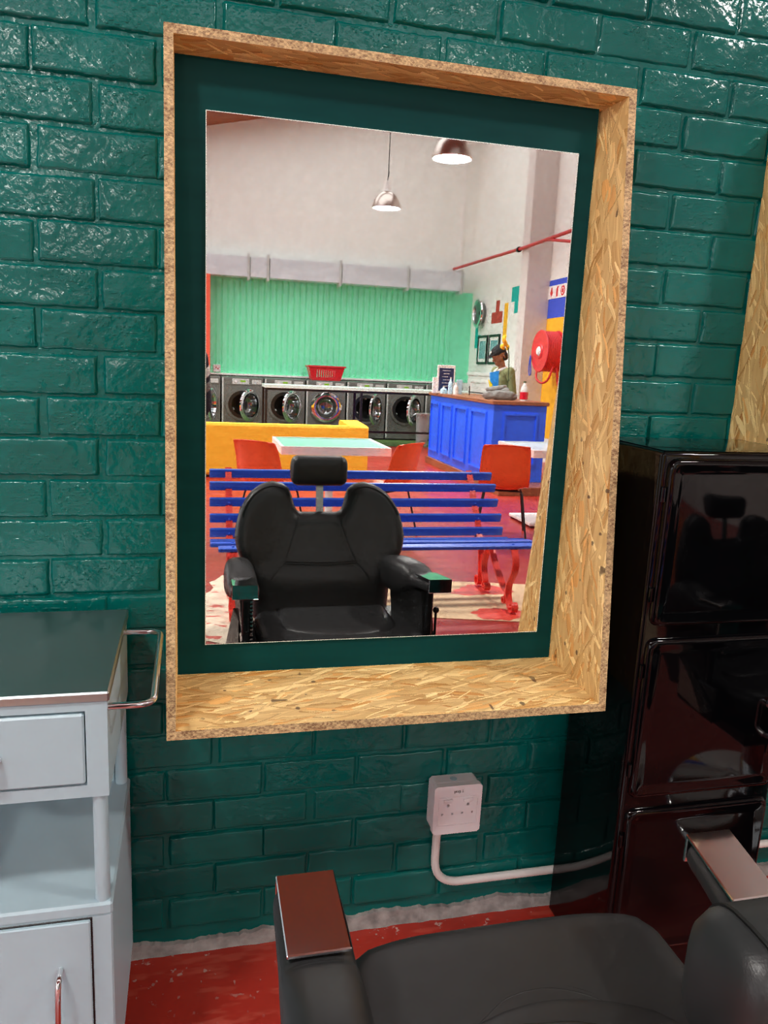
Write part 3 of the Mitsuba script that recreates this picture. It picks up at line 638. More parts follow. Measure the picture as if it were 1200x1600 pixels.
# cardboard and paper under the freshly painted bench
cb = thing('cardboard_sheet', 'flat brown cardboard under the right end of the bench with red paint round its feet', 'cardboard')
part(cb, 'sheet', rply(ext_z(sg.Polygon([(.92, -2.70), (2.25, -2.37), (2.62, -3.14), (1.30, -3.46)]), .001, .0035), 'm_card'))
def splat(cx, cy, r, seed, z0=.0036, z1=.0044):
    a = np.linspace(0, 2 * np.pi, 48, endpoint=False); n_ = meshkit.fbm(np.c_[np.cos(a) * 2, np.sin(a) * 2, a * 0 + seed], 3, seed)
    R = r * (.55 + .9 * n_); return ext_z(sg.Polygon(np.c_[cx + R * np.cos(a) * 1.3, cy + R * np.sin(a) * .8]).buffer(0), z0, z1)
part(cb, 'paint_stain', rply(cat(splat(1.80, -2.62, .13, 3), splat(1.84, -3.12, .15, 5)), 'm_redstain'), 'red paint stains')
pp = thing('dust_sheet', 'cream paper sheet splashed with red paint on the floor left behind the barber chair', 'sheet')
rr = np.random.default_rng(4); edge = [(-.9, -2.27), (-.4, -2.30), (.0, -2.28), (.10, -2.33), (.17, -2.28), (.40, -2.31), (.62, -2.34), (.75, -2.6), (.66, -3.0), (.70, -3.3), (.52, -3.52), (.33, -3.55), (.20, -3.62), (.155, -3.50), (.115, -3.45), (.14, -3.32), (.12, -3.24), (.07, -3.17), (-.1, -3.12), (-.5, -3.3), (-.95, -3.1)]
part(pp, 'sheet', rply(ext_z(sg.Polygon(edge), .001, .0035), 'm_paper'))

# ------------------------------------------------------------------ tables, shell chairs, sofa
def table(x0, x1, y0, y1, topm, label, leg):
    t = thing('cafe_table', label, 'table', 'white rimmed cafe tables')
    z1 = .758
    poly = sg.box(x0, y0, x1, y1); inner = sg.box(x0 + .022, y0 + .022, x1 - .022, y1 - .022)
    part(t, 'rim', rply(ext_z(poly.difference(inner), .690, z1), 'm_white'), 'deep white rim')
    part(t, 'tabletop', rply(ext_z(inner, .715, z1 - .010), topm))
    part(t, 'pedestal', rply(mv(trimesh.creation.cylinder(.034, .67, sections=28), leg[0], leg[1], .365), 'm_white', smooth=40))
    b = part(t, 'foot', rply(cbox(leg[0] - .27, leg[0] + .27, leg[1] - .27, leg[1] + .27, .018, .050, .006), 'm_white'))
    for a in (-1, 1):
        for c in (-1, 1): part(b, 'leveller', rply(mv(trimesh.creation.cylinder(.018, .018, sections=14), leg[0] + a * .24, leg[1] + c * .24, .009), 'm_black'))
    return t
table(.69, 1.60, -5.68, -4.80, 'm_mintlam', 'white rimmed cafe table with a mint green top, behind the headrest in the mirror', (1.155, -5.24))
table(2.90, 3.80, -5.76, -4.87, 'm_tablegrey', 'white rimmed cafe table with a grey-blue top in front of the blue counter', (3.30, -5.40))
def shell_mesh():
    # side profile: front of seat -> back top; local frame: sitter faces +y
    prof = smoothpath([(0, .235, .425), (0, .20, .440), (0, .08, .428), (0, -.06, .412), (0, -.145, .425), (0, -.195, .49), (0, -.225, .60), (0, -.250, .72), (0, -.272, .80), (0, -.285, .815)], 5)[:, 1:]
    n = len(prof); m = 25; V = []
    for i, (y, z) in enumerate(prof):
        f = i / (n - 1); w = np.interp(f, [0, .1, .35, .5, .62, .8, .93, 1], [.175, .20, .215, .215, .215, .205, .190, .17])
        for u in np.linspace(-1, 1, m):
            c = abs(u) ** 3; up = np.interp(f, [0, .15, .4, .5, .7, 1], [-.02, .012, .045, .04, .02, -.012]); fw = np.interp(f, [0, .3, .45, .7, 1], [0, 0, .045, .055, .02])
            lip = max(0, abs(u) - .86) / .14
            V.append((u * w * (1 - .0 * c), y + fw * c - (.016 * lip if f > .5 else 0), z + up * c - (.020 * lip if f <= .5 else 0)))
    V = np.array(V).reshape(n, m, 3); F = []
    for i in range(n - 1):
        for j in range(m - 1):
            a, b, c_, d_ = i * m + j, (i + 1) * m + j, (i + 1) * m + j + 1, i * m + j + 1; F += [[a, b, c_], [a, c_, d_]]
    s = tm(V.reshape(-1, 3), F); nn = s.vertex_normals; N = n * m
    off = s.vertices - nn * .006; F2 = [[N + a, N + c_, N + b] for a, b, c_ in F]; ed = []
    loop = [j for j in range(m)] + [i * m + m - 1 for i in range(1, n)] + [(n - 1) * m + j for j in range(m - 2, -1, -1)] + [i * m for i in range(n - 2, 0, -1)]
    for a, b in zip(loop, loop[1:] + loop[:1]): ed += [[a, b, N + b], [a, N + b, N + a]]
    q = tm(np.vstack([s.vertices, off]), F + F2 + ed); q.fix_normals(); return q
SHELL = ply(shell_mesh(), 'm_orange', smooth=45)
def frame_leg(sx, sy): return tube(rpath([(sx * .06, sy * .02 - .01, .395), (sx * .16, sy * .13 - .01, .40), (sx * .215, sy * .20 - .02, .0)], .03, 5), .008, 8)
LEGS = [ply(frame_leg(a, b), 'm_blackmetal', smooth=50) for a in (-1, 1) for b in (-1, 1)]
PAN = ply(cat(cbox(-.13, .13, -.12, .12, .392, .404, .003)), 'm_blackmetal')
def shell_chair(x, y, heading, label):
    """heading: the direction the sitter faces, degrees from +y, clockwise"""
    t = thing('shell_chair', label, 'chair', 'orange shell chairs at the cafe tables'); M = T().translate([x, sy(y), 0]).rotate([0, 0, 1], -heading)
    part(t, 'shell', {**SHELL, 'to_world': M}); part(t, 'under_frame', {**PAN, 'to_world': M})
    for l in LEGS: part(t, 'leg', {**l, 'to_world': M})
shell_chair(.625, -4.83, 140, 'orange plastic shell chair at the left end of the mint green table')
shell_chair(1.56, -4.86, 222, 'orange plastic shell chair at the right end of the mint green table')
shell_chair(2.66, -4.93, 160, 'orange plastic shell chair in front of the grey-blue table by the blue counter')

sf = thing('sofa', 'yellow fabric sofa seen from behind, between the mint green table and the washing machines', 'sofa')
part(sf, 'back', rply(cbox(-1.9, 2.02, -8.52, -8.30, .03, .672, .03), 'm_yellow', smooth=40))
part(sf, 'seat', rply(cbox(-1.9, 2.02, -9.16, -8.5, .10, .40, .04), 'm_yellow', smooth=40))
part(sf, 'arm', rply(hullpts([(x, y, z) for x in (1.87, 2.11) for y, z in ((-8.29, .03), (-8.29, .655), (-8.36, .675), (-9.10, .70), (-9.18, .66), (-9.18, .03))]), 'm_yellow'), 'sofa end arm')
for x in (-1.85, 1.94):
    for y in (-8.42, -9.1): part(sf, 'foot', rply(cbox(x, x + .06, y, y + .06, 0, .035, .003), 'm_black'))

# ------------------------------------------------------------------ washing machines
MY = sy(-13.95)
def ring(r0, r1, y0, y1, n=48): 
    m = lathe([(r0, 0), (r1, 0), (r1, y1 - y0), (r0, y1 - y0), (r0, 0)], n); return axis_to(m, (0, 1, 0), (0, y0, 0))
bodym = m3.Manifold.cube([.755, .80, 1.10]).translate([-.3775, -.80, .03]) - m3.Manifold.cylinder(.34, .235, .235, 48).rotate([90, 0, 0]).translate([0, .01, .62])
bm_ = bodym.to_mesh(); W_BODY = ply(trimesh.Trimesh(bm_.vert_properties[:, :3], bm_.tri_verts), 'm_washer')
W_PLINTH = ply(cbox(-.39, .39, -.78, -.02, 0, .04, .003), 'm_black')
W_EDGE = ply(cbox(-.3775, -.345, -.01, .006, .05, 1.12, .003), 'm_washerlight')
W_PANEL = ply(cbox(-.33, .365, -.01, .010, .985, 1.115, .004), 'm_washer')
W_DISP = ply(cbox(-.19, .12, .008, .016, 1.00, 1.105, .003), 'm_washerlight')
W_LCD = ply(cbox(-.04, .05, .014, .018, 1.045, 1.075, .001), 'm_lcd')
W_KNOB = ply(axis_to(trimesh.creation.cylinder(.022, .02, sections=24), (0, 1, 0), (-.12, .024, 1.052)), 'm_whiteplastic')
W_TRAY = ply(cbox(.17, .345, .008, .016, 1.01, 1.09, .003), 'm_washerlight')
W_RING = ply(mv(ring(.236, .31, -.01, .03), 0, 0, .62), 'm_washer', smooth=40)
W_SEAL = ply(mv(ring(.20, .262, .0, .038), 0, 0, .62), 'm_drum', smooth=40)
W_DRUM = ply(mv(axis_to(lathe([(.24, .012), (.23, -.02), (.23, -.32), (0, -.33)], 48), (0, 1, 0), (0, 0, 0)), 0, 0, .62), 'm_drum', smooth=40)
W_LIFT = ply(cat(*[mv(rot(cbox(.17, .225, -.28, -.02, -.02, .02, .006), a, (0, 1, 0)), 0, 0, .62) for a in (30, 150, 270)]), 'm_washerlight')
doorring = mv(axis_to(lathe([(.19, 0), (.285, 0), (.297, .012), (.285, .035), (.235, .05), (.20, .040), (.19, 0)], 56), (0, 1, 0), (0, 0, 0)), .29, .0, 0)
doorglass = mv(axis_to(lathe([(.20, .03), (.19, .0), (.175, -.06), (.14, -.10), (.08, -.115), (0, -.12)], 48), (0, 1, 0), (0, 0, 0)), .29, 0, 0)
W_DRING, W_DGLASS = ply(doorring, 'm_chrome', smooth=40), ply(doorglass, 'm_glass', smooth=40)
W_HANDLE = ply(mv(cbox(-.305, -.27, .0, .03, -.05, .05, .006), .29, 0, 0), 'm_washerlight')
cond = [('half hidden by the photographer at the left edge of the mirror', 75), ('second from the left, door open, right of the wall socket', 50), ('third from the left, door half open, left of the red basket', 48), ('its chrome-ringed door shut, below the red basket', 0), ('right of the one with the shut door, its door wide open', 54), ('with an open door, behind the waste bin', 48), ('last of the row, behind the blue counter', 20)]
for i, (lb, ang) in enumerate(cond):
    xm_ = .808 + (i - 1) * .785
    M = T().translate([xm_, MY, 0]).scale([1, 1, .975])
    t = thing('washing_machine', 'grey front-loading washing machine ' + lb, 'washing machine', 'row of grey washing machines')
    b_ = part(t, 'body', {**W_BODY, 'to_world': M}); part(t, 'plinth', {**W_PLINTH, 'to_world': M}); part(t, 'edge_strip', {**W_EDGE, 'to_world': M})
    pn = part(t, 'control_panel', {**W_PANEL, 'to_world': M})
    part(pn, 'fascia', {**W_DISP, 'to_world': M}); part(pn, 'display', {**W_LCD, 'to_world': M}, 'green lit display'); part(pn, 'dial', {**W_KNOB, 'to_world': M}); part(pn, 'soap_drawer', {**W_TRAY, 'to_world': M})
    part(t, 'surround', {**W_RING, 'to_world': M}); part(t, 'door_seal', {**W_SEAL, 'to_world': M})
    dm = part(t, 'drum', {**W_DRUM, 'to_world': M}); part(dm, 'lifter', {**W_LIFT, 'to_world': M})
    # door hinged on the right: local x of the door runs from the hinge (x=+.58 at the free side mirrored)
    # turn by 180 puts the glass outward; flip it back with a half turn about the door's own x axis
    MD = T().translate([xm_ + .29, MY + .04, .605]).rotate([0, 0, 1], 180 - ang).rotate([1, 0, 0], 180)
    d_ = part(t, 'door', {**W_DRING, 'to_world': MD}, 'round chrome door ring'); part(d_, 'door_glass', {**W_DGLASS, 'to_world': MD}); part(d_, 'latch', {**W_HANDLE, 'to_world': MD})

# folding table in front of the machines
ft = thing('folding_table', 'long pale folding table on a black metal frame in front of the washing machines', 'table')
part(ft, 'tabletop', rply(cbox(1.06, 4.75, -12.45, -11.75, 1.02, 1.075, .004), 'm_foldtop'))
for x in (1.085, 2.66, 4.6):
    for y in (-12.42, -11.78):
        part(ft, 'leg', rply(cbox(x - .02, x + .02, y - .02, y + .02, 0, 1.02, .003), 'm_blackmetal'))
part(ft, 'rail', rply(cat(cbox(1.085, 4.6, -11.80, -11.765, .985, 1.02, .003), cbox(1.085, 4.6, -12.435, -12.40, .985, 1.02, .003), cbox(1.085, 4.6, -12.435, -12.40, .26, .295, .003)), 'm_blackmetal'))

# red basket on the machines
bk = thing('laundry_basket', 'red slotted plastic basket standing on top of the washing machines', 'basket')
def frust(x0, x1, y0, y1, z0, x2, x3, y2, y3, z1): return m3.Manifold.hull_points([(x, y, z0) for x in (x0, x1) for y in (y0, y1)] + [(x, y, z1) for x in (x2, x3) for y in (y2, y3)])
bo = frust(2.12, 2.67, -14.44, -14.10, 1.135, 2.05, 2.74, -14.50, -14.04, 1.40) - frust(2.13, 2.66, -14.43, -14.11, 1.145, 2.06, 2.73, -14.49, -14.05, 1.41)
for k in range(9): bo = bo - m3.Manifold.cube([.022, 1., .15]).translate([2.205 + k * .042, -14.8, 1.19])
bmm = bo.to_mesh(); part(bk, 'body', rply(trimesh.Trimesh(bmm.vert_properties[:, :3], bmm.tri_verts), 'm_red'))
part(bk, 'rim', rply(cat(cbox(2.03, 2.76, -14.05, -14.015, 1.385, 1.42, .006), cbox(2.03, 2.76, -14.525, -14.49, 1.385, 1.42, .006), cbox(2.03, 2.065, -14.52, -14.02, 1.385, 1.42, .006), cbox(2.725, 2.76, -14.52, -14.02, 1.385, 1.42, .006)), 'm_red'))
bi = thing('waste_bin', 'tall grey waste bin between the washing machines and the blue counter', 'bin')
part(bi, 'body', rply(mv(lathe([(0, .0), (.105, 0), (.125, .60), (.118, .60), (.10, .02), (0, .02)], 32), 4.03, -12.86, .003), 'm_bin', smooth=40))
part(bi, 'rim', rply(mv(lathe([(.118, .59), (.136, .59), (.136, .615), (.118, .615), (.118, .59)], 32), 4.03, -12.86, .003), 'm_washerlight', smooth=40))
ws = thing('wall_outlet', 'white outlet plate on the mint cladding above the left washing machines', 'socket')
part(ws, 'plate', rply(cbox(.285, .425, FYR + .028, FYR + .06, 1.21, 1.355, .006), 'm_whiteplastic'))
part(ws, 'switch', rply(cat(cbox(.33, .35, FYR + .058, FYR + .064, 1.28, 1.31, .002), cbox(.365, .385, FYR + .058, FYR + .064, 1.26, 1.29, .002)), 'm_pipered'))

# duct along the far wall
du = thing('air_duct', 'long galvanised steel duct along the end wall above the mint cladding', 'duct')
part(du, 'casing', rply(cbox(-1.5, 5.16, FYR + .045, FYR + .40, 3.045, 3.42, .004), 'm_galv'))
for x in (.92, 1.28, 2.66, 4.0, 5.10):
    st_ = part(du, 'joint_strap', rply(cat(cbox(x - .022, x + .022, FYR + .40, FYR + .432, 2.985, 3.475, .003), cbox(x - .022, x + .022, FYR + .1, FYR + .432, 3.42, 3.475, .003), cbox(x - .022, x + .022, FYR + .1, FYR + .432, 2.985, 3.042, .003)), 'm_washerlight'))
    part(st_, 'seam_gap', rply(cbox(x + .022, x + .036, FYR + .40, FYR + .404, 3.05, 3.415, .001), 'm_washer'))
pi_ = thing('sprinkler_pipe', 'red pipe running along the white side wall below the lamps', 'pipe')
part(pi_, 'run', rply(tube([(5.045, FYR, 3.525), (5.045, -11, 3.44), (5.045, -4, 3.43)], .026, 10), 'm_pipered', smooth=50))
part(pi_, 'branch', rply(tube([(5.045, -10.0, 3.43), (5.06, -9.15, 3.285), (5.06, -7.6, 3.10)], .022, 10), 'm_pipered', smooth=50))
part(pi_, 'clamp', rply(axis_to(ring(.02, .045, 0, .04, 20), (0, 0, 1), (5.045, -11.2, 3.44)), 'm_blackmetal'))

# pendant lamps
def pendant(i, x, y, z):
    vis = {0: 'metal bell pendant lamp on a long cable, the lower one seen in the mirror', 1: 'metal bell pendant lamp cut off by the top edge of the mirror glass'}
    out = ('over the second barber chair', 'over the salon trolley', 'over the room by the shop front', 'over the machines nearest the shop front')
    t = thing('pendant_lamp', vis.get(i, 'metal bell pendant lamp outside the photo, ' + out[max(i - 2, 0)]), 'lamp', 'metal bell pendant lamps')
    sh = lathe([(.197, 0), (.203, .004), (.200, .02), (.190, .06), (.172, .11), (.142, .16), (.10, .20), (.062, .222), (.060, .217), (.096, .195), (.136, .155), (.166, .105), (.184, .055), (.194, .012), (.197, 0)], 48)
    s_ = part(t, 'shade', rply(mv(sh, x, y, z), 'm_shade', smooth=40))
    part(t, 'socket_cap', rply(mv(lathe([(0, .21), (.066, .21), (.070, .225), (.056, .25), (.050, .35), (.040, .37), (0, .372)], 32), x, y, z), 'm_shadein', smooth=40))
    part(t, 'cable', rply(tube(smoothpath([(x, y, z + .37), (x + .004, y, z + .42), (x + .018, y, z + .50), (x + .01, y, z + .6), (x + .02, y, cz(x) - .01)], 5), .006, 6), 'm_blackmetal'))
    dd = lathe([(0, .02), (.182, .018)], 40); dd.fix_normals()
    if dd.face_normals[:, 2].mean() > 0: dd.invert()
    part(t, 'diffuser', rply(mv(dd, x, y, z), 'm_shadein', emitter={'type': 'area', 'radiance': rgb(np.array(LAMP_COLOR) * LAMP_RADIANCE * (.66 if i in (2, 3) else 1.1))}), 'bright round lamp opening')
for i, l in enumerate(LAMPS): pendant(i, *l)

# ------------------------------------------------------------------ counter and what stands on it
ct = thing('counter', 'blue panelled service counter with a brown wooden top', 'counter')
kx0, kx1, ky0, ky1 = 3.45, 4.13, -10.26, -7.45
part(ct, 'carcass', rply(cbox(kx0, kx1, ky0, ky1, .10, 1.045, .003), 'm_counterblue'))
part(ct, 'worktop', rply(cbox(kx0 - .03, kx1 + .02, ky0 - .02, ky1 + .03, 1.045, 1.09, .006), 'm_wood'), 'dark wooden worktop')
part(ct, 'plinth', rply(cbox(kx0 - .04, kx1 + .1, ky0, ky1 + .45, 0, .10, .004), 'm_wood'), 'wooden plinth')
def molding(y0, y1, z0, z1, x, w=.035, d=.02): 
    o = sg.box(y0, z0, y1, z1); i_ = sg.box(y0 + w, z0 + w, y1 - w, z1 - w); i2 = sg.box(y0 + w * .4, z0 + w * .4, y1 - w * .4, z1 - w * .4)
    return cat(ext_x(o.difference(i_), x - d * .5, x), ext_x(i2.difference(i_), x - d, x - d * .5))
for y0, y1 in ((-10.20, -9.72), (-9.58, -9.10), (-8.96, -8.42), (-8.26, -7.66)):
    part(ct, 'panel_moulding', rply(molding(y0, y1, .20, .955, kx0), 'm_counterblue'))
em = molding(kx0 + .12, kx1 - .10, .30, .955, 0.)
part(ct, 'panel_moulding', rply(xyz(em, lambda v: np.c_[v[:, 1], ky1 - v[:, 0], v[:, 2]]), 'm_counterblue'))
sd_ = thing('menu_stand', 'white framed menu stand with a dark blue card on the far end of the counter', 'sign')
part(sd_, 'frame', rply(cbox(3.40, 3.67, -9.82, -9.79, 1.09, 1.505, .004), 'm_white'))
cd = part(sd_, 'card', rply(cbox(3.425, 3.645, -9.792, -9.786, 1.13, 1.46, .001), 'm_screen'))
part(cd, 'printed_line', rply(cat(*[cbox(3.47 + .02 * (k % 2), 3.60 - .02 * (k % 3), -9.787, -9.785, 1.42 - k * .045, 1.428 - k * .045, .0005) for k in range(6)]), 'm_white'), 'white lines of small print')
single('paper_box', rply(cbox(3.345, 3.41, -9.86, -9.80, 1.09, 1.32, .003), 'm_white'), 'narrow white box beside the menu stand', 'box')
def bottle(x, y, h, r, m, label, capm='m_white'):
    t = thing('bottle', label, 'bottle', 'bottles in front of the menu stand')
    b_ = part(t, 'body', rply(mv(lathe([(0, 0), (r, 0), (r, h * .55), (r * .8, h * .68), (r * .34, h * .82), (r * .34, h * .93), (0, h * .93)], 24), x, y, 1.09), m, smooth=40))
    part(t, 'cap', rply(mv(trimesh.creation.cylinder(r * .38, h * .08, sections=16), x, y, 1.09 + h * .96), capm)); return t
bottle(3.55, -9.60, .24, .035, 'm_bottleblue', 'pale blue spray bottle in front of the menu stand')
bottle(3.60, -9.50, .17, .035, 'm_white', 'small white bottle in front of the menu stand')
bottle(3.475, -9.68, .10, .05, 'm_bottleblue', 'low pale blue tub at the foot of the menu stand')
single('table_card', rply(cbox(3.66, 3.75, -9.68, -9.66, 1.09, 1.30, .004), 'm_bottleblue'), 'small pale framed card leaning right of the bottles', 'sign')
tr = thing('card_reader', 'black card reader on a short stem lying on the counter', 'card reader')
part(tr, 'body', rply(hullpts([(3.76, -9.4, 1.13), (3.76, -9.36, 1.13), (4.0, -9.4, 1.115), (4.0, -9.36, 1.115), (3.76, -9.4, 1.145), (4.0, -9.38, 1.13)]), 'm_black'))
part(tr, 'stem', rply(tube([(3.77, -9.38, 1.09), (3.765, -9.38, 1.22)], .008, 8), 'm_black'))
sb = thing('soda_bottle', 'clear soda bottle with a red label at the right end of the counter', 'bottle')
part(sb, 'body', rply(mv(lathe([(0, 0), (.045, 0), (.048, .03), (.046, .13), (.04, .16), (.016, .215), (.016, .225), (0, .225)], 28), 3.93, -7.72, 1.09), 'm_conduit', smooth=40))
part(sb, 'label', rply(mv(lathe([(.0495, .02), (.0495, .11)], 28), 3.93, -7.72, 1.09), 'm_soda', smooth=True), 'red label')
part(sb, 'cap', rply(mv(trimesh.creation.cylinder(.018, .02, sections=16), 3.93, -7.72, 1.325), 'm_stem'))
gb = blob([[((3.50, -7.85, 1.15), .055), ((3.60, -7.82, 1.15), .06), ((3.78, -7.80, 1.15), .06), ((3.84, -7.82, 1.13), .04)], [((3.50, -7.83, 1.22), .03), ((3.74, -7.84, 1.26), .025)], [((3.62, -7.84, 1.13), .05), ((3.74, -7.83, 1.22), .045)]], .02, 4)
gb.vertices += (meshkit.fbm(gb.vertices * 16, 3, 5)[:, None] - .5) * np.array([.05, .06, .04]); gb.vertices[:, 2] = np.maximum(gb.vertices[:, 2], 1.092)
single('grey_bag', rply(gb, 'm_greybag', smooth=25), 'crumpled grey bag lying on the counter in front of the person', 'bag')
ca = thing('paper_leaflet', 'bright blue leaflet with a yellow corner standing behind the grey bag', 'leaflet')
part(ca, 'sheet', rply(hullpts([(3.56, -7.98, 1.42), (3.68, -7.98, 1.45), (3.69, -8.0, 1.12), (3.60, -8.0, 1.12), (3.56, -7.99, 1.42), (3.68, -7.99, 1.45)]), 'm_paperblue'))
part(ca, 'corner', rply(hullpts([(3.545, -7.975, 1.34), (3.60, -7.975, 1.28), (3.60, -7.975, 1.12), (3.545, -7.985, 1.33), (3.62, -7.985, 1.12)]), 'm_paperyellow'), 'yellow corner')
fl = thing('flower', 'tall single yellow-orange flower on a thin stem standing on the counter', 'flower')
part(fl, 'stem', rply(tube(smoothpath([(3.80, -7.95, 1.09), (3.79, -7.93, 1.35), (3.775, -7.92, 1.6), (3.745, -7.9, 1.76)], 6), .006, 6), 'm_stem'))
rf = np.random.default_rng(3)
for k in range(9):
    c = np.array([3.69, -7.9, 1.79]) + rf.normal(size=3) * [.035, .02, .035]; c[2] += -.9 * (c[0] - 3.69)
    part(fl, 'petal', rply(rot(mv(trimesh.creation.icosphere(subdivisions=2, radius=1.).apply_scale([.035, .012, .02]), *c), float(rf.uniform(0, 180)), (0, 1, 0), c), 'm_flower' if k % 3 else 'm_paperyellow', smooth=True))
part(fl, 'leaf', rply(cat(tube([(3.79, -7.93, 1.3), (3.70, -7.9, 1.45)], [.006, .002], 6), tube([(3.79, -7.93, 1.32), (3.90, -7.95, 1.48)], [.006, .002], 6)), 'm_stem'))

# white cupboard, pictures, wheel, hose reel, sign
cu = thing('low_cupboard', 'white panelled cupboard against the side wall behind the counter', 'cupboard')
part(cu, 'carcass', rply(cbox(5.12, RX - .006, -13.65, -11.2, 0, 1.36, .004), 'm_white'))
part(cu, 'top', rply(cbox(5.09, RX - .006, -13.68, -11.15, 1.36, 1.42, .006), 'm_white'))
for y0, y1 in ((-13.5, -12.45), (-12.38, -11.3)): part(cu, 'door', rply(molding(y0, y1, .15, 1.28, 5.12, .05, .02), 'm_white'))
for y0, y1, lb in ((-14.23, -13.66, 'dark framed print, left of the pair on the white wall'), (-13.56, -12.96, 'dark framed print, right of the pair above the head of the person')):
    t = thing('wall_picture', lb, 'picture', 'framed prints on the white wall')
    part(t, 'frame', rply(ext_x(sg.box(y0, 1.59, y1, 2.16).difference(sg.box(y0 + .045, 1.635, y1 - .045, 2.115)), RX - .03, RX), 'm_black'))
    part(t, 'mount', rply(ext_x(sg.box(y0 + .04, 1.63, y1 - .04, 2.12), RX - .018, RX), 'm_white'))
    part(t, 'print', rply(ext_x(sg.box(y0 + .10, 1.70, y1 - .10, 2.05), RX - .021, RX), 'm_tealprint'), 'blue-green print')
pr('m_tealprint', proc(lambda p, n, uv: mix(lin(60, 120, 128), lin(150, 196, 198), fbm(p.y * 6, p.z * 14, 1., 3))), .4)
wh = thing('porthole_ornament', 'round chrome washing machine door hung on the white wall as decoration', 'decoration')
def wl(m): return axis_to(m, (-1, 0, 0), (RX - .004, -14.10, 2.60))
part(wh, 'housing', rply(wl(lathe([(0, 0), (.20, 0), (.21, .09), (.20, .095)], 48)), 'm_washer', smooth=40))
part(wh, 'rim', rply(wl(lathe([(.205, .09), (.275, .085), (.288, .10), (.275, .125), (.235, .135), (.21, .115), (.205, .09)], 48)), 'm_chrome', smooth=40))
part(wh, 'bowl', rply(wl(lathe([(.21, .115), (.18, .085), (.12, .06), (.05, .05), (0, .05)], 40)), 'm_glass', smooth=40))
part(wh, 'hub', rply(wl(lathe([(0, .05), (.045, .05), (.035, .075), (0, .078)], 24)), 'm_black', smooth=40))
hr_ = thing('hose_reel', 'red fire hose reel hung on the yellow part of the side wall', 'hose reel')
RC = (5.14, -10.07, 1.785)
def hl(m): return axis_to(m, (-1, 0, 0), (RC[0], RC[1], RC[2]))
part(hr_, 'front_disc', rply(hl(lathe([(0, .075), (.10, .075), (.12, .06), (.27, .058), (.315, .066), (.325, .055), (.30, .045), (0, .045)], 56)), 'm_hosered', smooth=35))
part(hr_, 'hub', rply(hl(lathe([(0, .10), (.05, .10), (.075, .078), (0, .076)], 32)), 'm_white', smooth=35), 'white hub plate')
part(hr_, 'back_disc', rply(hl(lathe([(0, -.20), (.32, -.20), (.325, -.215), (0, -.215)], 48)), 'm_hosered', smooth=35))
coil = []
for lay in range(3):
    for k in range(8):
        a = np.linspace(0, 2 * np.pi, 41); coil.append(axis_to(tube(np.c_[np.cos(a) * (.24 + lay * .028), np.sin(a) * (.24 + lay * .028), a * 0 + (.03 - k * .029)], .0145, 8, False), (-1, 0, 0), RC))
part(hr_, 'hose', rply(cat(*coil), 'm_hosered', smooth=60), 'coiled red hose')
part(hr_, 'wall_bracket', rply(cat(cbox(5.33, RX - .006, -10.15, -9.99, 1.60, 1.95, .006), axis_to(trimesh.creation.cylinder(.03, .40, sections=18), (1, 0, 0), (5.26, -10.07, 1.785))), 'm_hosered'))
part(hr_, 'hose_end', rply(cat(tube(smoothpath([(5.08, -10.14, 1.47), (5.07, -10.09, 1.36), (5.10, -9.94, 1.30), (5.14, -9.81, 1.36), (5.18, -9.75, 1.55)], 8), .016, 8), tube(smoothpath([(5.30, -9.89, 1.55), (5.33, -9.87, 1.30), (5.36, -9.81, 1.18), (5.39, -9.69, 1.0), (5.40, -9.59, .90)], 8), .018, 8)), 'm_hosered', smooth=50))
part(hr_, 'valve', rply(cat(axis_to(trimesh.creation.cylinder(.028, .10, sections=16), (0, .5, 1), (5.36, -9.81, 1.19)), mv(trimesh.creation.icosphere(subdivisions=2, radius=.03), 5.37, -9.63, 1.10), cbox(5.33, 5.345, -9.87, -9.73, 1.22, 1.235, .003)), 'm_chrome', smooth=35), 'brass and chrome valve')
part(hr_, 'strap', rply(tube(smoothpath([(5.05, -10.35, 1.72), (5.045, -10.37, 1.55), (5.05, -10.35, 1.42), (5.05, -10.29, 1.44), (5.05, -10.33, 1.6), (5.05, -10.34, 1.72)], 6), .009, 6), 'm_wallblue'), 'blue strap')
sn = thing('fire_sign', 'white fire equipment sign with red symbols on the blue wall field above the hose reel', 'sign')
part(sn, 'plate', rply(ext_x(sg.box(-10.83, 2.640, -10.06, 2.845), RX - .012, RX - .003), 'm_white'))
sgx = lambda poly: ext_x(poly, RX - .014, RX - .0115)
A0, S0 = -10.705, 2.742
part(sn, 'arrow', rply(sgx(sg.Polygon([(A0 - .022, S0 + .072), (A0 + .022, S0 + .072), (A0 + .022, S0 + .005), (A0 + .068, S0 + .012), (A0, S0 - .075), (A0 - .068, S0 + .012), (A0 - .022, S0 + .005)])), 'm_red'), 'red arrow pointing down')
E0 = -10.488
part(sn, 'extinguisher', rply(sgx(sg.box(E0 - .030, S0 - .075, E0 + .030, S0 + .035).union(sg.Point(E0, S0 + .035).buffer(.030)).union(sg.box(E0 - .012, S0 + .055, E0 + .055, S0 + .078))), 'm_red'), 'red extinguisher symbol')
H0 = -10.275
part(sn, 'reel_symbol', rply(sgx(sg.Point(H0, S0).buffer(.076)), 'm_red'), 'red hose reel symbol')
part(sn, 'reel_ring', rply(ext_x(sg.Point(H0, S0).buffer(.050).difference(sg.Point(H0, S0).buffer(.036)), RX - .0155, RX - .0135), 'm_white'))
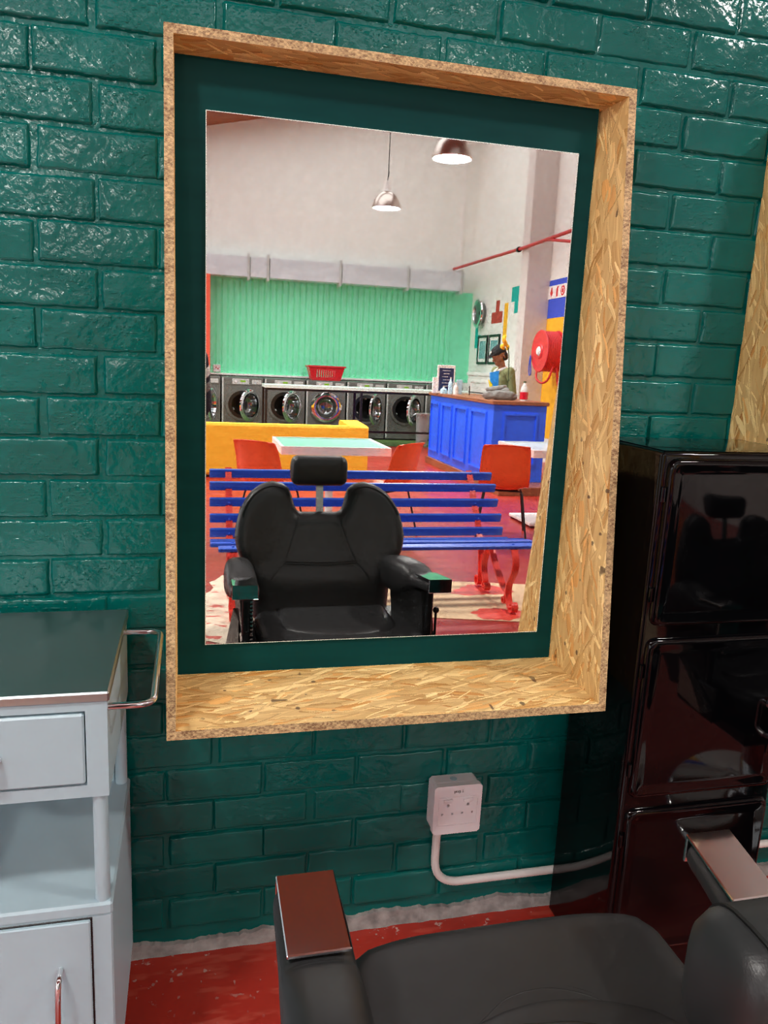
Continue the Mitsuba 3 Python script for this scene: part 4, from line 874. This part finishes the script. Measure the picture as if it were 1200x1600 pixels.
# ------------------------------------------------------------------ people
def hand(w, d, up, curl=.6, s=1.):
    """palm and five fingers as bone chains: wrist w, pointing d, back of the hand towards up; side + is the thumb side"""
    w, d, up = np.array(w, float), np.array(d, float) / np.linalg.norm(d), np.array(up, float); up = up - d * (up @ d); up /= np.linalg.norm(up); sd = np.cross(up, d)
    B = [[(w, .022 * s), (w + d * .035 * s + sd * .018 * s, .015 * s), (w + d * .085 * s + sd * .024 * s, .0125 * s)], [(w, .022 * s), (w + d * .085 * s, .0125 * s)], [(w, .022 * s), (w + d * .08 * s - sd * .026 * s, .012 * s)],
         [(w + d * .085 * s + sd * .024 * s, .0125 * s), (w + d * .08 * s - sd * .026 * s, .012 * s)]]
    for k, (o, l) in enumerate(((.030, .070), (.011, .080), (-.009, .074), (-.028, .058))):
        p = w + d * .085 * s + sd * o * s; dirn = d.copy(); ch = [(p, .0095 * s)]
        for seg in range(3):
            a = curl * (.5 + .35 * seg); dirn = d * math.cos(a * (seg + 1) * .8) - up * math.sin(a * (seg + 1) * .8); p = p + dirn * l * s * (.45, .32, .23)[seg]; ch.append((p, (.0088, .008, .0072)[seg] * s))
        B.append(ch)
    tb = w + d * .03 * s + sd * .026 * s; B.append([(w + d * .012 * s, .017 * s), (tb, .0125 * s), (tb + (d * .7 + sd * .6 - up * .3) * .036 * s, .0105 * s), (tb + (d * .95 + sd * .35 - up * .45) * .066 * s, .009 * s)])
    return B
def pply(m, *a, **k): return ply(site(m), *a, **k)
def person(label, at, face, J, hair_m, cloth_m, trouser_m, extras, skin='m_skin', head_tilt=25):
    """J: joints in the local frame (right, forward, up). face: world direction the body faces (x, y)."""
    f = np.array([face[0], face[1], 0.]) / np.hypot(*face); r = np.array([f[1], -f[0], 0.])
    W = lambda p: np.array([at[0], at[1], 0.]) + r * p[0] + f * p[1] + np.array([0, 0, p[2]])
    D = lambda v: r * v[0] + f * v[1] + np.array([0, 0, v[2]])
    t = thing('person', label, 'person')
    nk, hd = np.array(J['neck']), np.array(J['head']); ct_, st_ = math.cos(math.radians(head_tilt)), math.sin(math.radians(head_tilt))
    tw = J.get('turn', 0.); cw, sw = math.cos(math.radians(tw)), math.sin(math.radians(tw))
    def H(x, y, z):
        k_ = J.get('hs', 1.); x, y, z = x * k_, y * k_, z * k_; y2, z2 = y * ct_ + z * st_, -y * st_ + z * ct_; x3, y3 = x * cw + y2 * sw, -x * sw + y2 * cw
        return W(hd + np.array([x3, y3, z2]))
    body = [[(W((0, 0, .95)), .115), (W((0, .01, 1.12)), .11), (W(J['chest']), .13), (W(nk - [0, .01, .05]), .065)], [(W(nk - [0, .01, .06]), .058), (W(nk + (hd - nk) * .75), .052)]]
    hs = J.get('hs', 1.)
    head = [[(H(0, -.015, .045), .088), (H(0, .025, .03), .080)], [(H(0, .030, -.02), .062), (H(0, .058, -.078), .034)], [(H(-.034, .028, -.015), .046), (H(.034, .028, -.015), .046)], [(H(0, .088, .012), .010), (H(0, .112, -.022), .013)],
            [(H(-.018, .083, -.052), .009), (H(.018, .083, -.052), .009)], [(H(-.018, .083, -.064), .009), (H(.018, .083, -.064), .009)], [(H(-.045, .072, .022), .012), (H(.045, .072, .022), .012)],
            [(H(-.088, -.01, .01), .012), (H(-.090, -.015, -.02), .010)], [(H(.088, -.01, .01), .012), (H(.090, -.015, -.02), .010)]]
    head = [[(p_, r_ * hs) for p_, r_ in ch] for ch in head]
    arms, legs = [], []
    for s_ in ('l', 'r'):
        sh, el, wr = (W(J[k + s_]) for k in ('sh', 'el', 'wr')); sg_ = -1 if s_ == 'l' else 1
        arms.append([(sh, .056), (el, .042), (wr, .028)])
        body.append([(W(J['chest']) + np.array([0, 0, .05]), .09), (sh, .056)])
        hb = hand(wr, D(J['hd' + s_]), D(J['up' + s_]), J.get('curl', .6)); arms += hb
        x = sg_ * .09; legs.append([(W((x, 0, .93)), .095), (W((x * 1.05, .02, .50)), .058), (W((x * 1.1, -.01, .09)), .040)]); legs.append([(W((x * 1.1, -.03, .05)), .035), (W((x * 1.15, .15, .035)), .030)])
    bm = blob(body + head + arms + legs, .012, 1)
    part(t, 'body', pply(bm, skin, smooth=60))
    # clothes follow the same bones, a little larger
    cl = [[(W((0, 0, .90)), .135), (W((0, .01, 1.12)), .128), (W(J['chest']), .150), (W(nk - [0, .015, .065]), .080)]]
    for s_ in ('l', 'r'):
        sh, el, wr = (W(J[k + s_]) for k in ('sh', 'el', 'wr')); end = el + (wr - el) * J.get('sleeve', .85)
        cl.append([(W(J['chest']) + np.array([0, 0, .05]), .105), (sh, .070)]); cl.append([(sh, .070), (el, .056), (end, .046)])
    part(t, 'top', pply(blob(cl, .016, 2), cloth_m, smooth=60), J['top_label'])
    tl = [[(W((-.06, 0, .93)), .125), (W((.06, 0, .93)), .125)]]
    for sg_ in (-1, 1): tl.append([(W((sg_ * .09, 0, .92)), .108), (W((sg_ * .095, .02, .50)), .075), (W((sg_ * .1, -.01, .10)), .058)])
    part(t, 'trousers', pply(blob(tl, .02, 3), trouser_m, smooth=60))
    for sg_ in (-1, 1): part(t, 'shoe', pply(blob([[(W((sg_ * .1, -.04, .05)), .045), (W((sg_ * .11, .16, .04)), .038)]], .02, 2), 'm_black', smooth=60))
    for nm, mesh_bones, m_, lb, ref in extras(W, H, D, J): part(t, nm, pply(blob(mesh_bones, ref, 1), m_, smooth=60), lb)
    for sg_ in (-1, 1):
        e_ = part(t, 'eye', pply(cat(mv(trimesh.creation.icosphere(subdivisions=2, radius=.0105), *H(sg_ * .032, .079, .012))), 'm_clothwhite', smooth=True))
        part(e_, 'iris', pply(mv(trimesh.creation.icosphere(subdivisions=2, radius=.0055), *H(sg_ * .032, .0865, .009)), 'm_black', smooth=True))
    return t
def staff(W, H, D, J):
    nk = np.array(J['neck'])
    return [('cap', [[(H(0, -.018, .062), .104), (H(0, .022, .060), .096)], [(H(-.045, .085, .062), .012), (H(.045, .085, .062), .012)], [(H(-.04, .085, .062), .012), (H(-.03, .165, .045), .008)], [(H(.04, .085, .062), .012), (H(.03, .165, .045), .008)], [(H(-.03, .165, .045), .008), (H(.03, .165, .045), .008)], [(H(0, .09, .062), .012), (H(0, .175, .043), .008)]], 'm_darkcloth', 'black peaked cap', .012),
            ('cap_badge', [[(H(-.012, .108, .098), .006), (H(.012, .108, .098), .006)], [(H(0, .112, .085), .007), (H(0, .100, .112), .006)]], 'm_clothwhite', 'white badge on the cap', .008),
            ('hair', [[(H(-.045, -.045, .0), .056), (H(.045, -.045, .0), .056)], [(H(-.04, -.05, -.035), .045), (H(.04, -.05, -.035), .045)]], 'm_black', 'short black hair', .012),
            ('collar', [[(W(nk + [-.072, -.01, -.030]), .026), (W(nk + [-.045, .075, -.065]), .024), (W(nk + [-.03, .135, -.16]), .020), (W(nk + [-.03, .16, -.26]), .016)], [(W(nk + [.072, -.01, -.030]), .026), (W(nk + [.045, .075, -.065]), .024), (W(nk + [.03, .135, -.16]), .020), (W(nk + [.03, .16, -.26]), .016)], [(W(nk + [-.072, -.01, -.030]), .026), (W(nk + [0, -.068, -.02]), .026), (W(nk + [.072, -.01, -.030]), .026)]], 'm_clothwhite', 'white collar', .012)]
person('person in a black cap and olive shirt looking down behind the blue counter', (4.46, -9.92), (-.95, .22),
       dict(hs=1.15, neck=(0, .03, 1.525), head=(0, .085, 1.672), chest=(0, .01, 1.32), shl=(-.195, .01, 1.450), shr=(.195, .01, 1.450), ell=(-.23, -.04, 1.13), elr=(.23, -.04, 1.13), wrl=(-.13, .13, 1.19), wrr=(.13, .13, 1.19),
            hdl=(.8, .35, .1), hdr=(-.8, .35, .1), upl=(-.2, 1, .3), upr=(.2, 1, .3), sleeve=.35, top_label='olive green shirt'), None, 'm_olive', 'm_darkcloth', staff, 'm_skin', 24)
def snapper(W, H, D, J):
    el, wr = W(J['elr']), W(J['wrr']); a = lambda t_: el + (wr - el) * t_
    ex = [('hair', [[(H(0, -.03, .06), .092), (H(0, .02, .075), .075)], [(H(-.05, -.06, .0), .045), (H(.05, -.06, .0), .045)]], 'm_black', 'short dark hair', .014)]
    for k, t_ in enumerate((.71, .78)): ex.append(('cuff_stripe', [[(a(t_), .0530 - .004 * k), (a(t_ + .012), .0528 - .004 * k)]], 'm_clothwhite', 'white stripe round the sleeve', .01))
    ex.append(('elbow_band', [[(a(.42), .0560), (a(.44), .0558)]], 'm_greybag', 'grey band on the sleeve', .01))
    return ex
person('person in a dark striped-sleeve jacket, sleeve seen at the left mirror edge', (-.13, -2.22), (0, 1),
       dict(neck=(0, .02, 1.44), head=(.02, .06, 1.60), chest=(0, 0, 1.27), shl=(-.175, .02, 1.37), shr=(.165, .02, 1.37), ell=(-.14, .22, 1.16), elr=(.185, .27, 1.225), wrl=(.03, .40, 1.34), wrr=(.178, .40, 1.43),
            hdl=(.55, .6, .6), hdr=(-.5, .5, .7), upl=(-.3, -.9, .3), upr=(.3, -.9, .3), sleeve=.95, curl=.7, top_label='dark navy jacket'), None, 'm_navy', 'm_darkcloth', snapper, 'm_skin', 18)
single('smartphone', pply(cbox(-.012, .058, -1.745, -1.737, 1.325, 1.475, .003), 'm_black'), 'black phone held up by the person taking the photo', 'phone')
